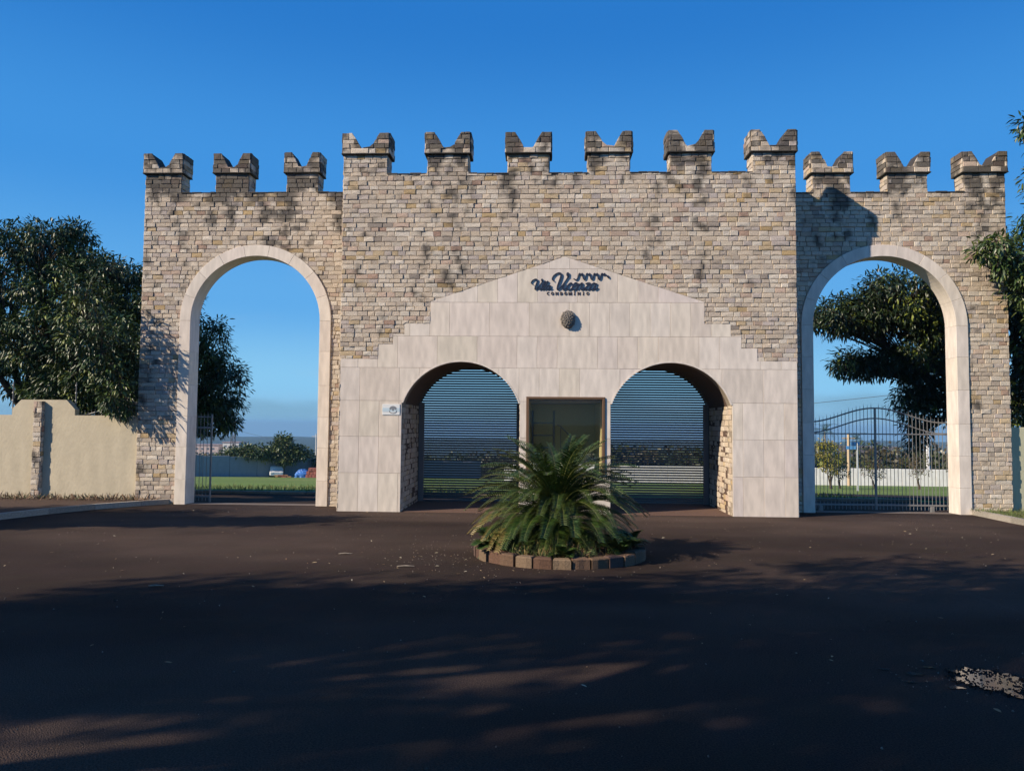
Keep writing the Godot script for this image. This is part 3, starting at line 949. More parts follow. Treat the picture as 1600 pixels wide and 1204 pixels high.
func name_sign():
	var o := thing("name_sign", "raised dark navy script lettering with a battlement flourish on the marble gable", "sign", Vector3(0, 0, 0.003))
	write_script(o, "Villa", -0.245, 5.035, 0.098, 0.43, 1.0, 0.023)
	write_script(o, "Vicenza", 0.235, 5.03, 0.158, 0.98, 1.0, 0.033)
	# flourish: a row of swallowtail battlements in one pen line
	var g := G.new()
	var p := []
	var dx := 0.168
	p.append(Vector2(0.68, 5.285)); p.append(Vector2(0.735, 5.255)); p.append(Vector2(0.775, 5.30))
	for k in 4:
		var x := 0.80 + k * dx
		p.append(Vector2(x, 5.385)); p.append(Vector2(x + 0.025, 5.40)); p.append(Vector2(x + 0.045, 5.365)); p.append(Vector2(x + 0.068, 5.40)); p.append(Vector2(x + 0.09, 5.38))
		if k < 3:
			p.append(Vector2(x + 0.098, 5.30)); p.append(Vector2(x + 0.125, 5.262)); p.append(Vector2(x + 0.152, 5.30))
	p.append(Vector2(1.44, 5.33)); p.append(Vector2(1.475, 5.30)); p.append(Vector2(1.455, 5.36))
	stroke(g, p, 0.026, face(0, 0, 0.002), 0.020, 0.8)
	put("flourish", g.mesh(), M.navy, o)
	var f := SystemFont.new()
	f.font_names = PackedStringArray(["Droid Sans"])
	f.font_weight = 700
	var word := "CONDOMÍNIO"
	for i in word.length():
		var tm := TextMesh.new()
		tm.text = word[i]
		tm.font = f
		tm.font_size = 32
		tm.pixel_size = 0.0031
		tm.depth = 0.008
		var k := put("letter", tm, M.brown_letter, o, Vector3(lerpf(0.105, 1.0, i / 9.0), 4.945, 0.006))
		k.set_meta("label", "small brown capital letter of the lower line")

func small_fittings():
	# carved boss
	var o := thing("carved_boss", "small weathered carved stone boss below the lettering", "ornament", Vector3(0.56, 4.36, 0.0))
	var g := G.new()
	var nz := noise(5.0, 81)
	var rings := 14; var segs := 22
	var pt := func(i: int, k: int) -> Vector3:
		var a := PI * 0.5 * i / rings; var b := TAU * k / segs
		var petal := 1.0 + 0.10 * sin(b * 9.0 + i * 0.9) * sin(a) + 0.10 * nz.get_noise_3d(cos(b) * 2.0, sin(b) * 2.0, a * 3.0)
		return Vector3(cos(b) * sin(a) * 0.165 * petal, sin(b) * sin(a) * 0.20 * petal, cos(a) * 0.125 * petal + 0.01 * sin(a * 14.0))
	for i in rings:
		for k in segs:
			var a: Vector3 = pt.call(i, k); var b: Vector3 = pt.call(i + 1, k); var c: Vector3 = pt.call(i + 1, k + 1); var d: Vector3 = pt.call(i, k + 1)
			g.quad(a, b, c, d, (a + c) * 0.5)
	put("boss", g.mesh(), M.dark_stone, o)
	g = G.new()
	for r in 3:
		var cnt: int = [7, 12, 16][r]
		for k in cnt:
			var b := TAU * (k + 0.5 * r) / cnt
			var rad: float = [0.055, 0.105, 0.15][r]
			var z: float = [0.122, 0.10, 0.055][r]
			g.box(Vector3.ZERO, Vector3(0.034, 0.034, 0.03), Color.WHITE, 0.010, Transform3D(Basis(Vector3.BACK, b) * Basis(Vector3.UP, rad * 5.0), Vector3(cos(b) * rad, sin(b) * rad * 1.2, z)))
	put("curls", g.mesh(), M.dark_stone, o)
	# small plaque by the left gateway
	o = thing("plaque", "small white and pale blue plaque with a grey tree emblem beside the left shutter", "plaque", Vector3(-3.42, 2.30, 0.003))
	g = G.new()
	g.box(Vector3(0, 0, 0.006), Vector3(0.40, 0.245, 0.012), Color(0.72, 0.74, 0.74), 0.003)
	put("plate", g.mesh(), M.painted, o)
	g = G.new()
	g.box(Vector3(0, -0.005, 0.0135), Vector3(0.394, 0.085, 0.002), Color(0.50, 0.62, 0.70))
	put("band", g.mesh(), M.painted, o)
	var em := PackedVector2Array()
	for i in 15:
		var a := PI * i / 14.0
		em.append(Vector2(cos(a) * 0.082 + 0.045, sin(a) * 0.062 + 0.018))
	em.append_array(PackedVector2Array([Vector2(-0.025, -0.015), Vector2(0.01, 0.012), Vector2(0.035, -0.03), Vector2(0.055, -0.03), Vector2(0.08, 0.012), Vector2(0.115, -0.015)]))
	g = G.new()
	g.extrude(em, 0.0125, 0.0165, Transform3D(), Color(0.20, 0.22, 0.25))
	put("emblem", g.mesh(), M.painted, o)
	g = G.new()
	var arc := []
	for i in 9:
		var a := PI + PI * i / 8.0
		arc.append(Vector2(cos(a) * 0.085 + 0.045, sin(a) * 0.065 - 0.02))
	stroke(g, arc, 0.014, Transform3D(Basis(), Vector3(0, 0, 0.0125)), 0.004, 0.9)
	put("emblem_ring", g.mesh(), M.guide_metal, o)
	# roller shutters: open grilles of horizontal slats
	for k in 2:
		var cx := -1.845 if k == 0 else 2.865
		var hf := 1.335 if k == 0 else 1.345
		o = thing("roller_shutter", ["closed dark slatted roller shutter in the left gateway, beside the plaque", "closed dark slatted roller shutter in the right gateway, sun on its jamb"][k], "shutter", Vector3(cx, gh(-2.3) + 0.05, -2.34), "roller shutters in the two gateways")
		var r := (hf * hf + 0.96 * 0.96) / (2 * 0.96)
		var cy := 2.46 + 0.96 - r
		for i in 54:
			var y := 0.10 + i * 0.0635
			var hw := hf - 0.02
			var up := y + o.position.y - cy
			if y + o.position.y > 2.46: hw = minf(hw, sqrt(maxf(0.0, r * r - up * up)) - 0.01)
			if hw < 0.1: break
			g = G.new()
			g.box(Vector3(0, y, 0), Vector3(hw * 2, 0.0455, 0.014), Color.WHITE, 0.004)
			put("slat", g.mesh(), M.slat_metal, o)
		g = G.new()
		g.box(Vector3(0, 0.03, 0), Vector3(hf * 2 - 0.04, 0.06, 0.03), Color.WHITE, 0.005)
		put("bottom_bar", g.mesh(), M.slat_metal, o)
		for s in [-1.0, 1.0]:
			g = G.new()
			g.box(Vector3(s * (hf - 0.085), 1.26, 0.04), Vector3(0.13, 2.56, 0.05), Color.WHITE, 0.006)
			put("guide_rail", g.mesh(), M.guide_metal, o)
	# booth furniture seen through the window
	o = thing("shelf_unit", "grey shelf unit inside the booth window", "shelf", Vector3(0.02, 0.03, -1.5))
	for s in [-0.26, 0.26]:
		g = G.new()
		g.box(Vector3(s, 1.15, 0), Vector3(0.05, 2.3, 0.3), Color(0.06, 0.065, 0.07), 0.005)
		put("upright", g.mesh(), M.painted, o)
	for i in 7:
		g = G.new()
		g.box(Vector3(0, 0.2 + i * 0.3, 0), Vector3(0.47, 0.03, 0.29), Color(0.09, 0.095, 0.10), 0.004)
		put("shelf", g.mesh(), M.painted, o)
	o = thing("handrail", "thin dark sloping handrail behind the booth glass", "handrail", Vector3(0.36, 0.03, -1.9))
	g = G.new()
	g.tube(PackedVector3Array([Vector3(0, 1.95, 0), Vector3(0.08, 1.93, 0), Vector3(0.62, 1.40, 0), Vector3(0.8, 1.25, 0)]), PackedFloat32Array([0.018, 0.018, 0.018, 0.018]), 8)
	put("rail", g.mesh(), M.guide_metal, o)
	for k in 3:
		g = G.new()
		g.tube(PackedVector3Array([Vector3(0.1 + 0.3 * k, 0.0, 0), Vector3(0.1 + 0.3 * k, 1.9 - 0.29 * k, 0)]), PackedFloat32Array([0.012, 0.012]), 6)
		put("post", g.mesh(), M.guide_metal, o)

func gates():
	var o := thing("sliding_gate", "closed dark wrought iron gate with a bell-curved top in the right archway", "gate", Vector3(8.08, gh(-1.75), -1.75), "wrought iron sliding gates")
	var w := 1.95
	var curve := func(x: float) -> float: return 0.5 + 0.5 * cos(PI * clampf(x / 1.62, -1, 1))
	var n := 45
	for i in n:
		var x := -w + 2 * w * i / (n - 1)
		if i == 22: continue
		var g := G.new()
		var top: float = 2.25 + 0.35 * curve.call(x) + (0.03 if i % 2 else 0.0)
		g.tube(PackedVector3Array([Vector3(x, 0.05, 0), Vector3(x, top - 0.09, 0), Vector3(x, top, 0)]), PackedFloat32Array([0.007, 0.007, 0.001]), 6)
		put("bar", g.mesh(), M.gate_iron, o)
	for e in [[2.15, 0.35, 0.018], [1.89, 0.36, 0.016]]:
		var g := G.new()
		var pts := PackedVector3Array(); var rr := PackedFloat32Array()
		for i in 33:
			var x := -w + 2 * w * i / 32.0
			pts.append(Vector3(x, e[0] + e[1] * curve.call(x), 0)); rr.append(e[2])
		g.tube(pts, rr, 6)
		put("curved_rail", g.mesh(), M.gate_iron, o)
	for e in [[1.87, 0.03], [0.16, 0.04]]:
		var g := G.new()
		g.box(Vector3(0, e[0], 0), Vector3(2 * w, e[1], 0.03), Color.WHITE, 0.004)
		put("straight_rail", g.mesh(), M.gate_iron, o)
	var g := G.new()
	g.box(Vector3(0, 1.27, 0), Vector3(0.045, 2.45, 0.045), Color.WHITE, 0.005)
	put("centre_post", g.mesh(), M.gate_iron, o)
	for s in [-1.0, 1.0]:
		g = G.new()
		g.box(Vector3(s * (w + 0.02), 1.12, 0), Vector3(0.04, 2.2, 0.04), Color.WHITE, 0.005)
		put("end_stile", g.mesh(), M.gate_iron, o)
		g = G.new()
		g.box(Vector3(s * 1.32, 0.06, 0), Vector3(0.09, 0.15, 0.07), Color.WHITE, 0.008)
		put("wheel_box", g.mesh(), M.gate_iron, o)
	clean(o)
	var c := o.duplicate() as Node3D
	c.name = numbered("sliding_gate")
	add_child(c)
	c.position = Vector3(-10.30, gh(-1.75), -1.75)
	c.set_meta("label", "wrought iron gate slid open behind the left archway wall, only its end and spikes showing")

func boundary():
	# left wall with raised shoulder and stone pier
	var o := thing("boundary_wall", "cream plastered boundary wall with a raised shouldered section and stone pier, left of the gate", "wall", Vector3.ZERO, "plastered boundary walls")
	var b := -0.2
	var prof := PackedVector2Array([Vector2(-30, b), Vector2(-9.97, b), Vector2(-9.97, 2.12), Vector2(-11.60, 2.12), Vector2(-11.60, 2.27), Vector2(-11.82, 2.50), Vector2(-12.98, 2.50), Vector2(-13.20, 2.27), Vector2(-13.20, 2.12), Vector2(-18, 2.12), Vector2(-30, 2.12)])
	var g := G.new()
	g.extrude(prof, -0.18, 0.0, face(0, 0, -1.30), Color(0.60, 0.53, 0.395), 0.012)
	put("plaster_panel", g.mesh(), M.plaster, o)
	var list := []
	var pier := put("stone_pier", null, M.mortar, o)
	g = G.new()
	g.box(Vector3(-12.47, 1.13, -1.26), Vector3(0.20, 2.66, 0.10), Color(0.15, 0.13, 0.11))
	pier.mesh = g.mesh()
	clad(list, pier, rect(-12.575, b, -12.365, 2.46), [], face(0, 0, -1.205), 2.6, 1.1, 0.0, 0.125, 0.02)
	clad(list, pier, rect(0, b, 0.1, 2.46), [], Transform3D(Basis(Vector3.UP, PI / 2), Vector3(-12.368, 0, -1.20)), 2.6, 1.1, 0.0, 0.125, 0.01)
	commit_stones(list)
	o = thing("boundary_wall", "cream plastered boundary wall at the far right, in the archway wall's shadow", "wall", Vector3.ZERO, "plastered boundary walls")
	g = G.new()
	g.extrude(PackedVector2Array([Vector2(10.99, b), Vector2(30, b), Vector2(30, 2.02), Vector2(10.99, 2.02)]), -0.18, 0.0, face(0, 0, -1.36), Color(0.50, 0.50, 0.36), 0.012)
	put("plaster_panel", g.mesh(), M.plaster, o)
	# thin fence posts behind the left wall
	for k in 2:
		var x: float = [-13.35, -11.72][k]
		o = thing("fence_post", ["thin pale wire post at the left end behind the cream wall", "thin pale wire post at the right shoulder of the cream wall"][k], "post", Vector3(x, 2.0, -1.52), "wire posts on the boundary wall")
		g = G.new()
		g.tube(PackedVector3Array([Vector3(0, -0.9, 0), Vector3(0, 0.95, 0)]), PackedFloat32Array([0.017, 0.017]), 6)
		put("shaft", g.mesh(), M.guide_metal, o)
		for i in 4:
			g = G.new()
			g.box(Vector3(0, 0.3 + i * 0.19, 0.02), Vector3(0.03, 0.035, 0.03), Color(0.6, 0.6, 0.58), 0.005)
			put("insulator", g.mesh(), M.painted, o)
	# raised verges with kerbs
	var kl := PackedVector2Array([Vector2(-9.02, -1.28), Vector2(-9.45, -0.6), Vector2(-9.95, 0.4), Vector2(-10.25, 1.5), Vector2(-10.5, 3.0), Vector2(-11.2, 7.0), Vector2(-13.0, 12.0)])
	var kr := PackedVector2Array([Vector2(10.02, -1.28), Vector2(9.92, -0.4), Vector2(9.80, 0.6), Vector2(9.72, 1.8), Vector2(9.9, 4.0), Vector2(10.8, 8.0), Vector2(12.5, 12.0)])
	for k in 2:
		var line := kl if k == 0 else kr
		var s := -1.0 if k == 0 else 1.0
		var poly := line.duplicate()
		for i in poly.size(): poly[i].x += s * 0.12
		poly.append(Vector2(s * 34.0, 12.0)); poly.append(Vector2(s * 34.0, -1.29))
		if k == 0: struct("dirt_verge", ground_poly(poly, 0.105, 0.0).mesh(), M.verge_a if M.has("verge_a") else mat("verge_a", Color(0.115, 0.062, 0.040), 1.0, M.earth.albedo_texture, M.earth.normal_texture, Vector3.ONE * 0.7)).set_meta("label", "bare red dirt verge under the cream wall")
		else: struct("grass_verge", ground_poly(poly, 0.10, 0.0).mesh(), mat("verge_b", Color(0.13, 0.15, 0.045), 1.0, M.grass_sheet.albedo_texture, M.grass_sheet.normal_texture, Vector3.ONE * 0.7)).set_meta("label", "strip of short grass behind the right kerb")
		o = thing("kerb", ["concrete kerb curving to the left archway, shaded with a sunlit edge", "sunlit pale concrete kerb curving away from the right archway"][k], "kerb", Vector3.ZERO, "concrete kerbs of the forecourt")
		for i in line.size() - 1:
			var a := line[i]; var c := line[i + 1]
			var cnt := maxi(1, int(a.distance_to(c) / 0.8))
			for q in cnt:
				var u := a.lerp(c, float(q) / cnt); var v := a.lerp(c, (q + 1.0) / cnt)
				var d := (v - u).normalized() * 0.004
				u += d; v -= d
				var nn := Vector2(-(v - u).y, (v - u).x).normalized() * 0.13 * -s
				if nn.x * s < 0: nn = -nn
				var kp := PackedVector2Array([u, v, v + nn, u + nn])
				g = ground_poly(kp, 0.125, 0.16)
				for w in g.c.size(): g.c[w] = Color(0.50, 0.45, 0.38) * (0.9 + 0.15 * sin(q * 5.1 + i * 2.3))
				put("kerb_stone", g.mesh(), M.concrete, o)
	# concrete strip under each arch
	for k in 2:
		var cx := -7.07 if k == 0 else 8.08
		var sp := ground_poly(rect(cx - 1.6, -1.66, cx + 1.6, -1.18), 0.014, 0.0)
		for w in sp.c.size(): sp.c[w] = Color(0.20, 0.16, 0.13)
		struct("threshold_strip", sp.mesh(), M.concrete).set_meta("label", ["concrete strip across the left archway", "concrete strip across the right archway"][k])

func frond_mesh(length: float, bend: float, lift: float, dry: float) -> Array:
	# returns [leaflets, rachis] for a stiff arching cycad frond growing along +z
	var g := G.new(); var r := G.new()
	var n := 46
	var pts := PackedVector3Array(); var rr := PackedFloat32Array(); var dirs := []
	var p := Vector3.ZERO
	for i in n + 1:
		var f := float(i) / n
		var a := lift - bend * pow(f, 1.4)
		var d := Vector3(0, sin(a), cos(a))
		pts.append(p); dirs.append(d); rr.append(lerpf(0.009, 0.002, f))
		p += d * length / n
	r.tube(pts, rr, 5, Color(0.16, 0.17, 0.05))
	for i in range(5, n + 1):
		var f := float(i) / n
		var d: Vector3 = dirs[i]
		var up := Vector3(1, 0, 0).cross(d) * -1.0
		if up.y < 0 and absf(d.y) < 0.9: up = -up
		var ll := 0.185 * sin(clampf(f * 1.25, 0.12, 1.0) * PI * 0.62 + 0.35) * lerpf(1.0, 0.55, smoothstep(0.7, 1.0, f))
		for s in [-1.0, 1.0]:
			var jd := rng.randf_range(-0.08, 0.08)
			var e := (Vector3(s, 0, 0) * 0.90 + d * (0.42 + jd) + up * (0.30 + jd)).normalized()
			var tip := pts[i] + e * ll + Vector3(0, -0.012, 0)
			var mid := pts[i] + e * ll * 0.5 + up * 0.006
			var wd := d * 0.0072
			var col := Color(0.031, 0.061, 0.012) * rng.randf_range(0.55, 1.6)
			var dd := clampf(dry * 1.6 * (f - 0.35) + rng.randf_range(-0.1, 0.1) * dry, 0, 1)
			col = col.lerp(Color(0.30, 0.19, 0.055), dd)
			var ct := col.lerp(Color(0.20, 0.20, 0.05), 0.25)
			g.tri(pts[i] - wd, pts[i] + wd, mid + wd, up, col, col, col)
			g.tri(pts[i] - wd, mid + wd, mid - wd, up, col, col, col)
			g.tri(mid - wd, mid + wd, tip, up, col, col, ct)
	return [g.mesh(), r.mesh()]

func planter():
	var cx := 0.26; var cz := 6.0
	var o := thing("planter_ring", "round raised planter edged with rough brown stone blocks in front of the gatehouse", "planter", Vector3(cx, gh(cz), cz))
	var n := 30
	for i in n:
		var a0 := TAU * i / n + 0.006 + rng.randf_range(0, 0.02); var a1 := TAU * (i + 1) / n - 0.006
		var h := rng.randf_range(0.150, 0.185)
		var g := G.new()
		var r1 := 1.20 + rng.randf_range(-0.015, 0.02); var r0 := r1 - 0.15
		var poly := PackedVector2Array()
		for q in 4: poly.append(Vector2(cos(lerpf(a0, a1, q / 3.0)), sin(lerpf(a0, a1, q / 3.0))) * (r1 + rng.randf_range(-0.008, 0.008)))
		for q in range(3, -1, -1): poly.append(Vector2(cos(lerpf(a0, a1, q / 3.0)), sin(lerpf(a0, a1, q / 3.0))) * r0)
		var k := rng.randf_range(0.65, 1.2)
		var c: Color = [Color(0.15, 0.080, 0.052), Color(0.19, 0.115, 0.072), Color(0.12, 0.072, 0.058), Color(0.26, 0.18, 0.115)][rng.randi() % 4]
		g.extrude(poly, -0.06, h, Transform3D(Basis(Vector3.RIGHT, Vector3.BACK, Vector3.UP), Vector3.ZERO), Color(c.r * k, c.g * k, c.b * k), 0.014)
		put("stone_block", g.mesh(), M.stone, o)
	var soil := G.new()
	var nz := noise(1.6, 91)
	for i in 10:
		for k in 36:
			var q := []
			for e in [[i, k], [i + 1, k], [i + 1, k + 1], [i, k + 1]]:
				var r: float = e[0] / 10.0 * 1.09; var a: float = TAU * e[1] / 36.0
				q.append(Vector3(cos(a) * r, 0.13 + 0.16 * pow(1.0 - r / 1.1, 1.2) + 0.03 * nz.get_noise_2d(cos(a) * r * 2.0, sin(a) * r * 2.0), sin(a) * r))
			var cc := Color(0.13, 0.07, 0.042) * (1.0 + 0.4 * nz.get_noise_2d(i * 3.0, k * 2.0))
			soil.quad(q[0], q[1], q[2], q[3], Vector3.UP, cc)
	put("soil", soil.mesh(), M.earth, o)
	# the cycad
	var foot := Vector3(0.21, gh(cz) + 0.26, cz - 0.05)
	var t := thing("cycad", "large dark green sago cycad with arching fronds, yellowing at its left tips", "plant", foot)
	var g := G.new()
	var tp := PackedVector3Array(); var tr := PackedFloat32Array()
	for i in 8:
		tp.append(Vector3(0, -0.1 + i * 0.085, 0)); tr.append([0.17, 0.19, 0.18, 0.19, 0.18, 0.17, 0.13, 0.05][i])
	g.tube(tp, tr, 12, Color(0.55, 0.45, 0.35))
	for i in 90:
		var a := i * 2.39996; var y := rng.randf_range(0.0, 0.42)
		g.box(Vector3.ZERO, Vector3(0.05, 0.05, 0.07), Color(0.4, 0.33, 0.26), 0.012, Transform3D(Basis(Vector3.UP, -a + PI / 2) * Basis(Vector3.RIGHT, -0.5), Vector3(cos(a) * 0.18, y, sin(a) * 0.18)))
	put("stem", g.mesh(), M.bark, t)
	var kinds := []
	# length, bend, start angle, dryness
	for e in [[1.14, 0.90, 1.42, 0.0], [1.20, 1.15, 1.25, 0.05], [1.26, 1.35, 1.05, 0.0], [1.28, 1.40, 0.82, 0.04], [1.28, 1.45, 0.62, 0.06], [1.27, 1.2, 0.34, 0.0], [1.26, 1.15, 0.24, 0.6], [1.18, 0.95, 0.02, 0.05], [1.02, 0.6, -0.30, 0.12], [0.88, 0.35, -0.58, 0.15]]:
		kinds.append(frond_mesh(e[0], e[1], e[2], e[3]))
	var tiers := [[0, 12], [1, 19], [2, 25], [3, 31], [4, 33], [5, 30], [7, 25], [8, 22], [9, 18]]
	var turn := 0.0
	for tier in tiers:
		for i in tier[1]:
			turn += TAU / tier[1] * 1.0 + rng.randf_range(-0.16, 0.16)
			var a: float = turn + tier[0] * 0.7
			var kind: int = tier[0]
			var d := Vector3(sin(a), 0, cos(a))
			if kind in [4, 5, 7] and d.x < -0.62 and rng.randf() < 0.32: kind = 6
			var f := put("frond", kinds[kind][0], M.frond, t)
			f.transform = Transform3D(Basis(Vector3.UP, a) * Basis(Vector3.RIGHT, rng.randf_range(-0.10, 0.10)) * Basis(Vector3.BACK, rng.randf_range(-0.25, 0.25)) * Basis.from_scale(Vector3.ONE * rng.randf_range(0.86, 1.07)), Vector3(d.x * 0.08, 0.46 - 0.035 * tier[0] + rng.randf_range(-0.03, 0.03), d.z * 0.08))
			put("rachis", kinds[kind][1], M.frond, f)
	# ferns and small plants round its foot
	var fern := frond_mesh(0.42, 1.0, 1.0, 0.0)
	var spots := [[-0.86, 0.42, 1.15, "feathery pale fern at the left edge of the planter"], [0.02, 0.98, 0.62, "small round fern at the front edge of the planter"], [0.80, 0.62, 1.0, "bushy bright fern at the right front of the planter"], [0.98, 0.12, 0.85, "dark fern at the right end of the planter"]]
	for s in spots:
		var p := thing("fern", s[3], "plant", Vector3(cx + s[0], gh(cz) + 0.15, cz + s[1]), "ferns round the cycad")
		for i in 16:
			var f := put("frond", fern[0], M.fern if M.has("fern") else fern_mat(), p)
			f.transform = Transform3D(Basis(Vector3.UP, i * 2.4 + rng.randf()) * Basis(Vector3.RIGHT, rng.randf_range(-0.4, 0.5)) * Basis.from_scale(Vector3(1, 1, 1) * s[2] * rng.randf_range(0.6, 0.95)), Vector3.ZERO)
	var gs := []
	for i in 1500:
		var a := rng.randf() * TAU; var r := sqrt(rng.randf()) * 1.05
		if rng.randf() < 0.55: a = PI * 0.5 + rng.randf_range(-0.3, 1.3)
		gs.append(Vector3(cx + cos(a) * r, gh(cz) + 0.13 + 0.16 * pow(maxf(0, 1.0 - r / 1.1), 1.2), cz + sin(a) * r))
	tufts("planter_grass", "dry yellow and green grass blades growing on the planter soil", "grass", leaf_mesh(0.09, 0.5), M.blade, gs, [Color(0.20, 0.15, 0.05), Color(0.09, 0.12, 0.03), Color(0.24, 0.17, 0.07), Color(0.06, 0.10, 0.025)], Vector2(0.06, 0.17), 0.9)

func fern_mat() -> Material:
	var m := mat("fern", Color(2.1, 2.2, 2.6), 0.5)
	m.albedo_color = Color(1.0, 1.0, 1.0)
	m.backlight_enabled = true; m.backlight = Color(0.2, 0.25, 0.08)
	return m

func near_trees():
	var dark := [Color(0.027, 0.060, 0.014), Color(0.036, 0.076, 0.016), Color(0.020, 0.046, 0.013), Color(0.056, 0.094, 0.019)]
	# left: tall tree at the frame edge
	tree("broadleaf_tree", "tall dark leafy tree at the left edge, rising behind the cream wall", "leafy trees by the gate", Vector3(-14.8, gh(-4.4), -4.4), 2.4, 0.22, [
		[Vector3(1.2, 5.7, 0.4), Vector3(1.5, 1.1, 1.4), 150], [Vector3(0.2, 7.2, 0.2), Vector3(1.2, 0.8, 1.1), 90], [Vector3(1.0, 7.55, 0.0), Vector3(0.45, 0.5, 0.5), 24], [Vector3(-1.2, 6.6, 0.5), Vector3(1.4, 1.4, 1.4), 110], [Vector3(2.7, 6.25, 0.5), Vector3(0.85, 0.42, 0.8), 56], [Vector3(1.7, 6.6, 0.3), Vector3(0.7, 0.5, 0.7), 40],
		[Vector3(0.9, 4.3, 0.8), Vector3(1.8, 1.1, 1.5), 170], [Vector3(-1.2, 4.3, 0.9), Vector3(1.4, 1.3, 1.2), 110], [Vector3(1.6, 3.1, 0.4), Vector3(1.7, 0.8, 1.3), 140], [Vector3(-0.1, 3.0, -0.6), Vector3(1.0, 0.5, 1.2), 50], [Vector3(2.6, 4.9, -0.4), Vector3(1.0, 0.8, 1.0), 80]],
		leaf_long, 0.145, 46, dark, M.bark, 0.24)
	# left: the tree that overhangs the wall and the left archway
	tree("broadleaf_tree", "dense drooping leafy tree between the cream wall and left archway, shading its edge", "leafy trees by the gate", Vector3(-11.3, gh(-4.2), -4.2), 1.9, 0.19, [
		[Vector3(-1.1, 5.1, 0.6), Vector3(1.3, 0.9, 1.2), 120], [Vector3(0.55, 5.35, 0.3), Vector3(0.95, 0.95, 0.9), 100], [Vector3(0.95, 6.0, 0.2), Vector3(0.5, 0.5, 0.5), 28], [Vector3(-0.6, 4.0, 1.5), Vector3(1.4, 1.1, 0.9), 150], [Vector3(0.4, 4.0, 2.1), Vector3(0.75, 0.85, 0.75), 84], [Vector3(0.35, 4.75, 3.8), Vector3(0.65, 0.85, 0.35), 24], [Vector3(0.75, 3.7, 3.6), Vector3(0.5, 0.65, 0.3), 18], [Vector3(0.95, 2.95, 3.4), Vector3(0.4, 0.5, 0.25), 13], [Vector3(0.8, 2.4, 2.95), Vector3(0.35, 0.28, 0.3), 14],
		[Vector3(-1.4, 2.9, 1.1), Vector3(1.5, 0.75, 0.8), 130], [Vector3(0.4, 2.7, 1.3), Vector3(1.0, 0.7, 0.8), 80], [Vector3(1.35, 4.3, -0.6), Vector3(0.7, 1.0, 0.9), 70], [Vector3(1.7, 3.2, -0.7), Vector3(0.85, 0.9, 0.9), 90], [Vector3(1.6, 2.35, -0.7), Vector3(0.9, 0.6, 0.9), 80], [Vector3(0.6, 2.0, 0.2), Vector3(1.2, 0.6, 1.0), 70]],
		leaf_long, 0.138, 44, dark, M.bark, 0.23)
	var deep := [Color(0.014, 0.030, 0.009), Color(0.018, 0.036, 0.010), Color(0.011, 0.025, 0.008), Color(0.030, 0.048, 0.012)]
	# right: the tree behind and over the right archway
	tree("broadleaf_tree", "large dark tree behind the right archway, branches hanging through its opening", "leafy trees by the gate", Vector3(12.6, gh(-4.6), -4.6), 2.6, 0.26, [
		[Vector3(-2.0, 5.75, -0.5), Vector3(1.8, 0.9, 1.4), 280], [Vector3(-3.7, 5.35, -0.7), Vector3(1.45, 0.5, 1.0), 150], [Vector3(-1.2, 4.9, -0.2), Vector3(1.1, 0.7, 1.0), 120], [Vector3(-3.2, 4.0, -0.6), Vector3(1.05, 0.36, 0.9), 90], [Vector3(-1.6, 4.0, -0.4), Vector3(1.1, 0.8, 0.9), 100], [Vector3(-2.0, 2.9, -0.3), Vector3(0.65, 0.6, 0.6), 50],
		[Vector3(-2.2, 2.05, 0.1), Vector3(0.32, 0.6, 0.3), 22], [Vector3(-1.2, 2.9, 0.0), Vector3(0.5, 0.8, 0.5), 34], [Vector3(0.2, 6.6, 0.5), Vector3(1.3, 1.1, 1.4), 120], [Vector3(-0.6, 5.2, 2.6), Vector3(0.75, 0.7, 0.8), 70], [Vector3(0.1, 4.2, 2.4), Vector3(0.8, 0.9, 0.8), 74], [Vector3(0.0, 2.9, 1.2), Vector3(0.9, 0.9, 1.0), 90], [Vector3(0.9, 4.6, 1.0), Vector3(1.3, 1.5, 1.4), 120], [Vector3(-0.3, 3.6, 2.9), Vector3(0.6, 0.8, 0.5), 50]],
		leaf_long, 0.155, 36, deep, M.bark, 0.27)
	tree("broadleaf_tree", "lighter green tree at the right edge, its airy branches reaching in front of the wall", "leafy trees by the gate", Vector3(13.0, gh(-0.7), -0.7), 3.2, 0.16, [
		[Vector3(-2.75, 6.15, 0.2), Vector3(0.40, 0.26, 0.30), 20], [Vector3(-2.35, 5.75, 0.15), Vector3(0.45, 0.34, 0.32), 28], [Vector3(-2.0, 5.25, 0.1), Vector3(0.45, 0.42, 0.35), 30], [Vector3(-1.6, 4.8, 0.0), Vector3(0.40, 0.55, 0.4), 26],
		[Vector3(-1.75, 9.0, 0.1), Vector3(0.36, 0.42, 0.4), 18], [Vector3(-1.35, 8.3, 0.0), Vector3(0.40, 0.5, 0.4), 22], [Vector3(-1.5, 7.6, 0.0), Vector3(0.40, 0.5, 0.4), 26], [Vector3(-1.6, 6.7, 0.0), Vector3(0.45, 0.5, 0.4), 30], [Vector3(-0.4, 8.0, -0.2), Vector3(0.8, 0.9, 0.8), 50], [Vector3(0.2, 6.6, 0.0), Vector3(1.0, 1.0, 0.9), 60], [Vector3(-0.4, 5.2, 0.0), Vector3(0.8, 0.9, 0.8), 50]],
		leaf_long, 0.165, 24, [Color(0.042, 0.078, 0.018), Color(0.055, 0.095, 0.022), Color(0.035, 0.066, 0.018), Color(0.085, 0.115, 0.026)], M.bark, 0.22)
